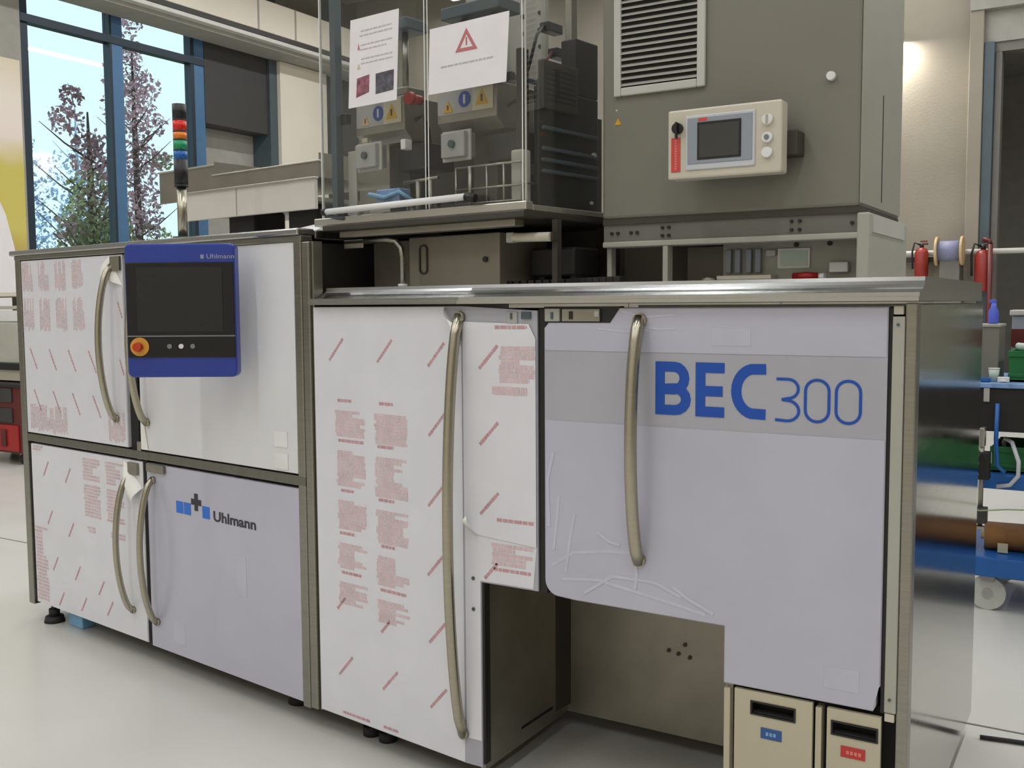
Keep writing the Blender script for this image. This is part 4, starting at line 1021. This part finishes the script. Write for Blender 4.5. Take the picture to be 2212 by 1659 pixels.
for z in (1.03, 1.21): B(FR, 'case_latch', 'machine_black', gb, .915, .93, 2.55, 2.561, z-.01, z+.01)
B(FR, 'case_rim', 'vent_slat', gb, .882, 1.033, 2.555, 2.80, 1.216, 1.226)
bt = thing('blue_bottle', 'blue spray bottle standing on the grey instrument case', 'bottle', (.99, 2.68, 1.227))
MB(FR).tube([(.992, 2.68, 1.227), (.992, 2.68, 1.235), (.992, 2.68, 1.28), (.992, 2.68, 1.30), (.992, 2.68, 1.318)], .02, 16, True, [.020, .021, .021, .012, .010]).build('bottle_body', 'bottle_blue', bt)
MB(FR).box(.975, 1.002, 2.672, 2.688, 1.316, 1.332).build('spray_head', 'bottle_blue', bt, .002)
wbx = thing('storage_box', 'pale storage box with lid at the back of the trolley top', 'box', (1.25, 2.95, .986))
B(FR, 'box_body', 'panel_bezel', wbx, 1.05, 1.45, 2.86, 3.08, .9865, 1.26, .006)
B(FR, 'box_lid', 'vent_frame', wbx, 1.04, 1.46, 2.85, 3.09, 1.26, 1.285, .005)
B(FR, 'box_band', 'dark_red', wbx, 1.048, 1.452, 2.857, 2.86, 1.12, 1.20)
cup = thing('small_bin', 'small pale cup standing in front of the grey case', 'cup', (1.0, 2.5, .986))
MB(FR).tube([(1.02, 2.50, .9865), (1.02, 2.50, 1.04)], .02, 16, True, [.017, .022]).build('cup_body', 'crate_light', cup)
MB(FR).cyl((1.02, 2.50, 1.04), (1.02, 2.50, 1.043), .023, 16).build('cup_rim', 'white', cup)
for i, (x, y, mt, lb) in enumerate(((.93, 2.48, 'panel_bezel', 'grey'), (.99, 2.46, 'shelf_blue', 'blue'), (1.06, 2.47, 'white', 'white'), (.86, 2.47, 'white', 'second white'))):
    o = MB(FR).box(x-.022, x+.022, y-.014, y+.014, .986, 1.0+.004*i).box(x-.012, x+.012, y-.02, y-.014, .988, .997).build('small_part', mt, None, .002, off=(x, y, .986))
    tag(o, f'{lb} small loose part on the front edge of the trolley tray', 'part', 'loose parts on the trolley tray')
# clear cover standing on the tray (hazy acrylic)
cc = thing('clear_cover', 'hazy clear acrylic cover beside the grey case on the trolley', 'cover', (1.6, 2.7, .986))
B(FR, 'cover_panel', 'clear_box', cc, 1.35, 1.36, 2.47, 2.84, .9865, 1.35); B(FR, 'cover_panel', 'clear_box', cc, 1.36, 2.1, 2.47, 2.48, .9865, 1.35)
B(FR, 'cover_rim', 'vent_slat', cc, 1.345, 2.1, 2.462, 2.485, 1.35, 1.362)
# test rig column in front of the trolley
rg = thing('pneumatic_unit', 'slim pneumatic unit hanging below the black trolley beam', 'machine part', (.985, 2.38, .78))
MB(FR).cyl((.995, 2.385, .37), (.995, 2.385, .78), .010, 12).build('column', 'stainless_dull', rg)
B(FR, 'clamp_block', 'machine_black', rg, .965, 1.028, 2.355, 2.415, .585, .70, .004)
B(FR, 'clamp_block', 'dark_panel', rg, .965, 1.022, 2.355, 2.415, .40, .465, .004)
for z in (.69, .655, .61): MB(FR).cyl((.985, 2.355, z), (.985, 2.335, z), .007, 10).build('clamp_screw', 'stainless', rg)
B(FR, 'cross_arm', 'alu', rg, .945, 1.015, 2.36, 2.40, .375, .387)
B(FR, 'hanger_plate', 'alu', rg, .985, 1.005, 2.37, 2.432, .72, .80, .003)
hose('green_wire', 'thin yellow-green earth wire strung before the trolley shelf', [(.90, 2.33, .475), (1.0, 2.33, .46), (1.10, 2.33, .475), (1.5, 2.33, .50)], .003, 'leaf_green', (1.0, 2.1, .46))
# cable on the floor
o = MB(FR).tube([(1.16, 1.06, .008), (1.24, 1.075, .008), (1.40, 1.10, .008), (2.2, 1.16, .008)], .007, 8).build('floor_cable', 'rubber', None, off=(1.5, 1.1, 0)); tag(o, 'dark cable lying on the floor beside the steel side panel', 'cable')

# ------------------------------------------------------------------ outside: lawn and autumn trees
gd = MB().box(-60, XW-.4, -20, 50, -.25, -.05).build('lawn', 'lawn', None, off=(-30, 10, -.05)); struct(gd); gd['label'] = 'lawn outside the hall window'
def tree(x, y, h, label, mt_leaf, trunk_mat, blobs, n, leaf, name='autumn_tree', k=1.0):
    blobs = [(a*k, b*k, 1.32+(c-1.32)*k, d*k, e, g) for a, b, c, d, e, g in blobs]; leaf *= k
    t = thing(name, label, 'tree', (x, y, -.05), 'trees outside the window')
    m = MB(); m.tube([(x, y, -.05), (x+.05, y, h*.35), (x-.05, y+.05, h*.7), (x, y, h*.95)], .1, 8, True, [.10, .085, .055, .015]); 
    m.build('trunk', trunk_mat, t)
    m = MB()
    for i in range(26):
        a = random.uniform(0, 6.28); z = random.uniform(.18, .9)*h; ln = (1-z/h*.7)*random.uniform(.8, 1.7)
        m.tube([(x, y, z), (x+math.cos(a)*ln*.5, y+math.sin(a)*ln*.5, z+ln*.35), (x+math.cos(a)*ln, y+math.sin(a)*ln, z+ln*.8)], .02, 5, True, [.022, .014, .005])
    o = m.build('branches', trunk_mat, t); o['kind'] = 'stuff'
    for mt_, sel in mt_leaf:
        m = MB()
        for (bx, by, bz, br, cnt) in [b for b in blobs if b[5] == sel] if False else [b[:5] for b in blobs if b[5] == sel]:
            for _ in range(int(cnt*1.7)):
                while True:
                    p = Vector((random.uniform(-1, 1), random.uniform(-1, 1), random.uniform(-1, 1)))
                    if p.length < 1: break
                c = Vector((x+bx, y+by, bz)) + Vector((p.x*br, p.y*br, p.z*br*.9))
                u = Vector((random.gauss(0, 1), random.gauss(0, 1), random.gauss(0, 1))).normalized()
                v = u.cross(Vector((random.gauss(0, 1), random.gauss(0, 1), random.gauss(0, 1)))).normalized()
                s_ = leaf*random.uniform(.6, 1.2)
                m.add([c-u*s_, c-v*s_*.55, c+u*s_, c+v*s_*.55], [(0, 1, 2, 3)], False, True)
        o = m.build('foliage', mt_, t); o['kind'] = 'stuff'
    return t
tree(-13.2, 8.62, 4.75, 'reddish autumn tree with green lower crown behind the left window panes', (('leaf_red', 'r'), ('leaf_green', 'g')), 'bark',
     [(0, -.32, 5.15, .22, 60, 'r'), (0, -.45, 4.7, .32, 90, 'r'), (0, .0, 4.35, .30, 70, 'r'), (0, .15, 4.1, .48, 150, 'r'), (0, .35, 3.75, .50, 150, 'r'), (0, -.05, 3.5, .40, 120, 'g'), (0, .1, 3.25, .40, 110, 'r'), (0, -.1, 2.85, .55, 320, 'g'), (0, .3, 2.7, .55, 280, 'g'), (0, -.05, 2.3, .6, 300, 'g'), (0, -.45, 2.75, .3, 60, 'r')], 900, .060, k=.89)
tree(-16.6, 12.25, 7.2, 'tall purple-red autumn tree behind the middle window pane', (('leaf_red', 'r'), ('leaf_green', 'g')), 'bark',
     [(0, -.05, 7.0, .30, 70, 'r'), (0, -.1, 6.4, .35, 80, 'r'), (0, -.2, 5.9, .45, 140, 'r'), (0, .25, 5.7, .35, 110, 'r'), (0, -.15, 5.3, .5, 170, 'r'), (0, .3, 5.05, .40, 120, 'r'), (0, -.15, 4.6, .40, 80, 'r'), (0, .1, 4.3, .40, 90, 'r'), (0, .6, 4.35, .25, 50, 'r'), (0, .0, 3.8, .5, 130, 'r'), (0, .0, 3.3, .55, 220, 'r'), (0, -.1, 2.8, .55, 200, 'r'), (0, .3, 2.6, .5, 160, 'g'), (0, .7, 4.3, .22, 40, 'g')], 900, .060, k=1.058)
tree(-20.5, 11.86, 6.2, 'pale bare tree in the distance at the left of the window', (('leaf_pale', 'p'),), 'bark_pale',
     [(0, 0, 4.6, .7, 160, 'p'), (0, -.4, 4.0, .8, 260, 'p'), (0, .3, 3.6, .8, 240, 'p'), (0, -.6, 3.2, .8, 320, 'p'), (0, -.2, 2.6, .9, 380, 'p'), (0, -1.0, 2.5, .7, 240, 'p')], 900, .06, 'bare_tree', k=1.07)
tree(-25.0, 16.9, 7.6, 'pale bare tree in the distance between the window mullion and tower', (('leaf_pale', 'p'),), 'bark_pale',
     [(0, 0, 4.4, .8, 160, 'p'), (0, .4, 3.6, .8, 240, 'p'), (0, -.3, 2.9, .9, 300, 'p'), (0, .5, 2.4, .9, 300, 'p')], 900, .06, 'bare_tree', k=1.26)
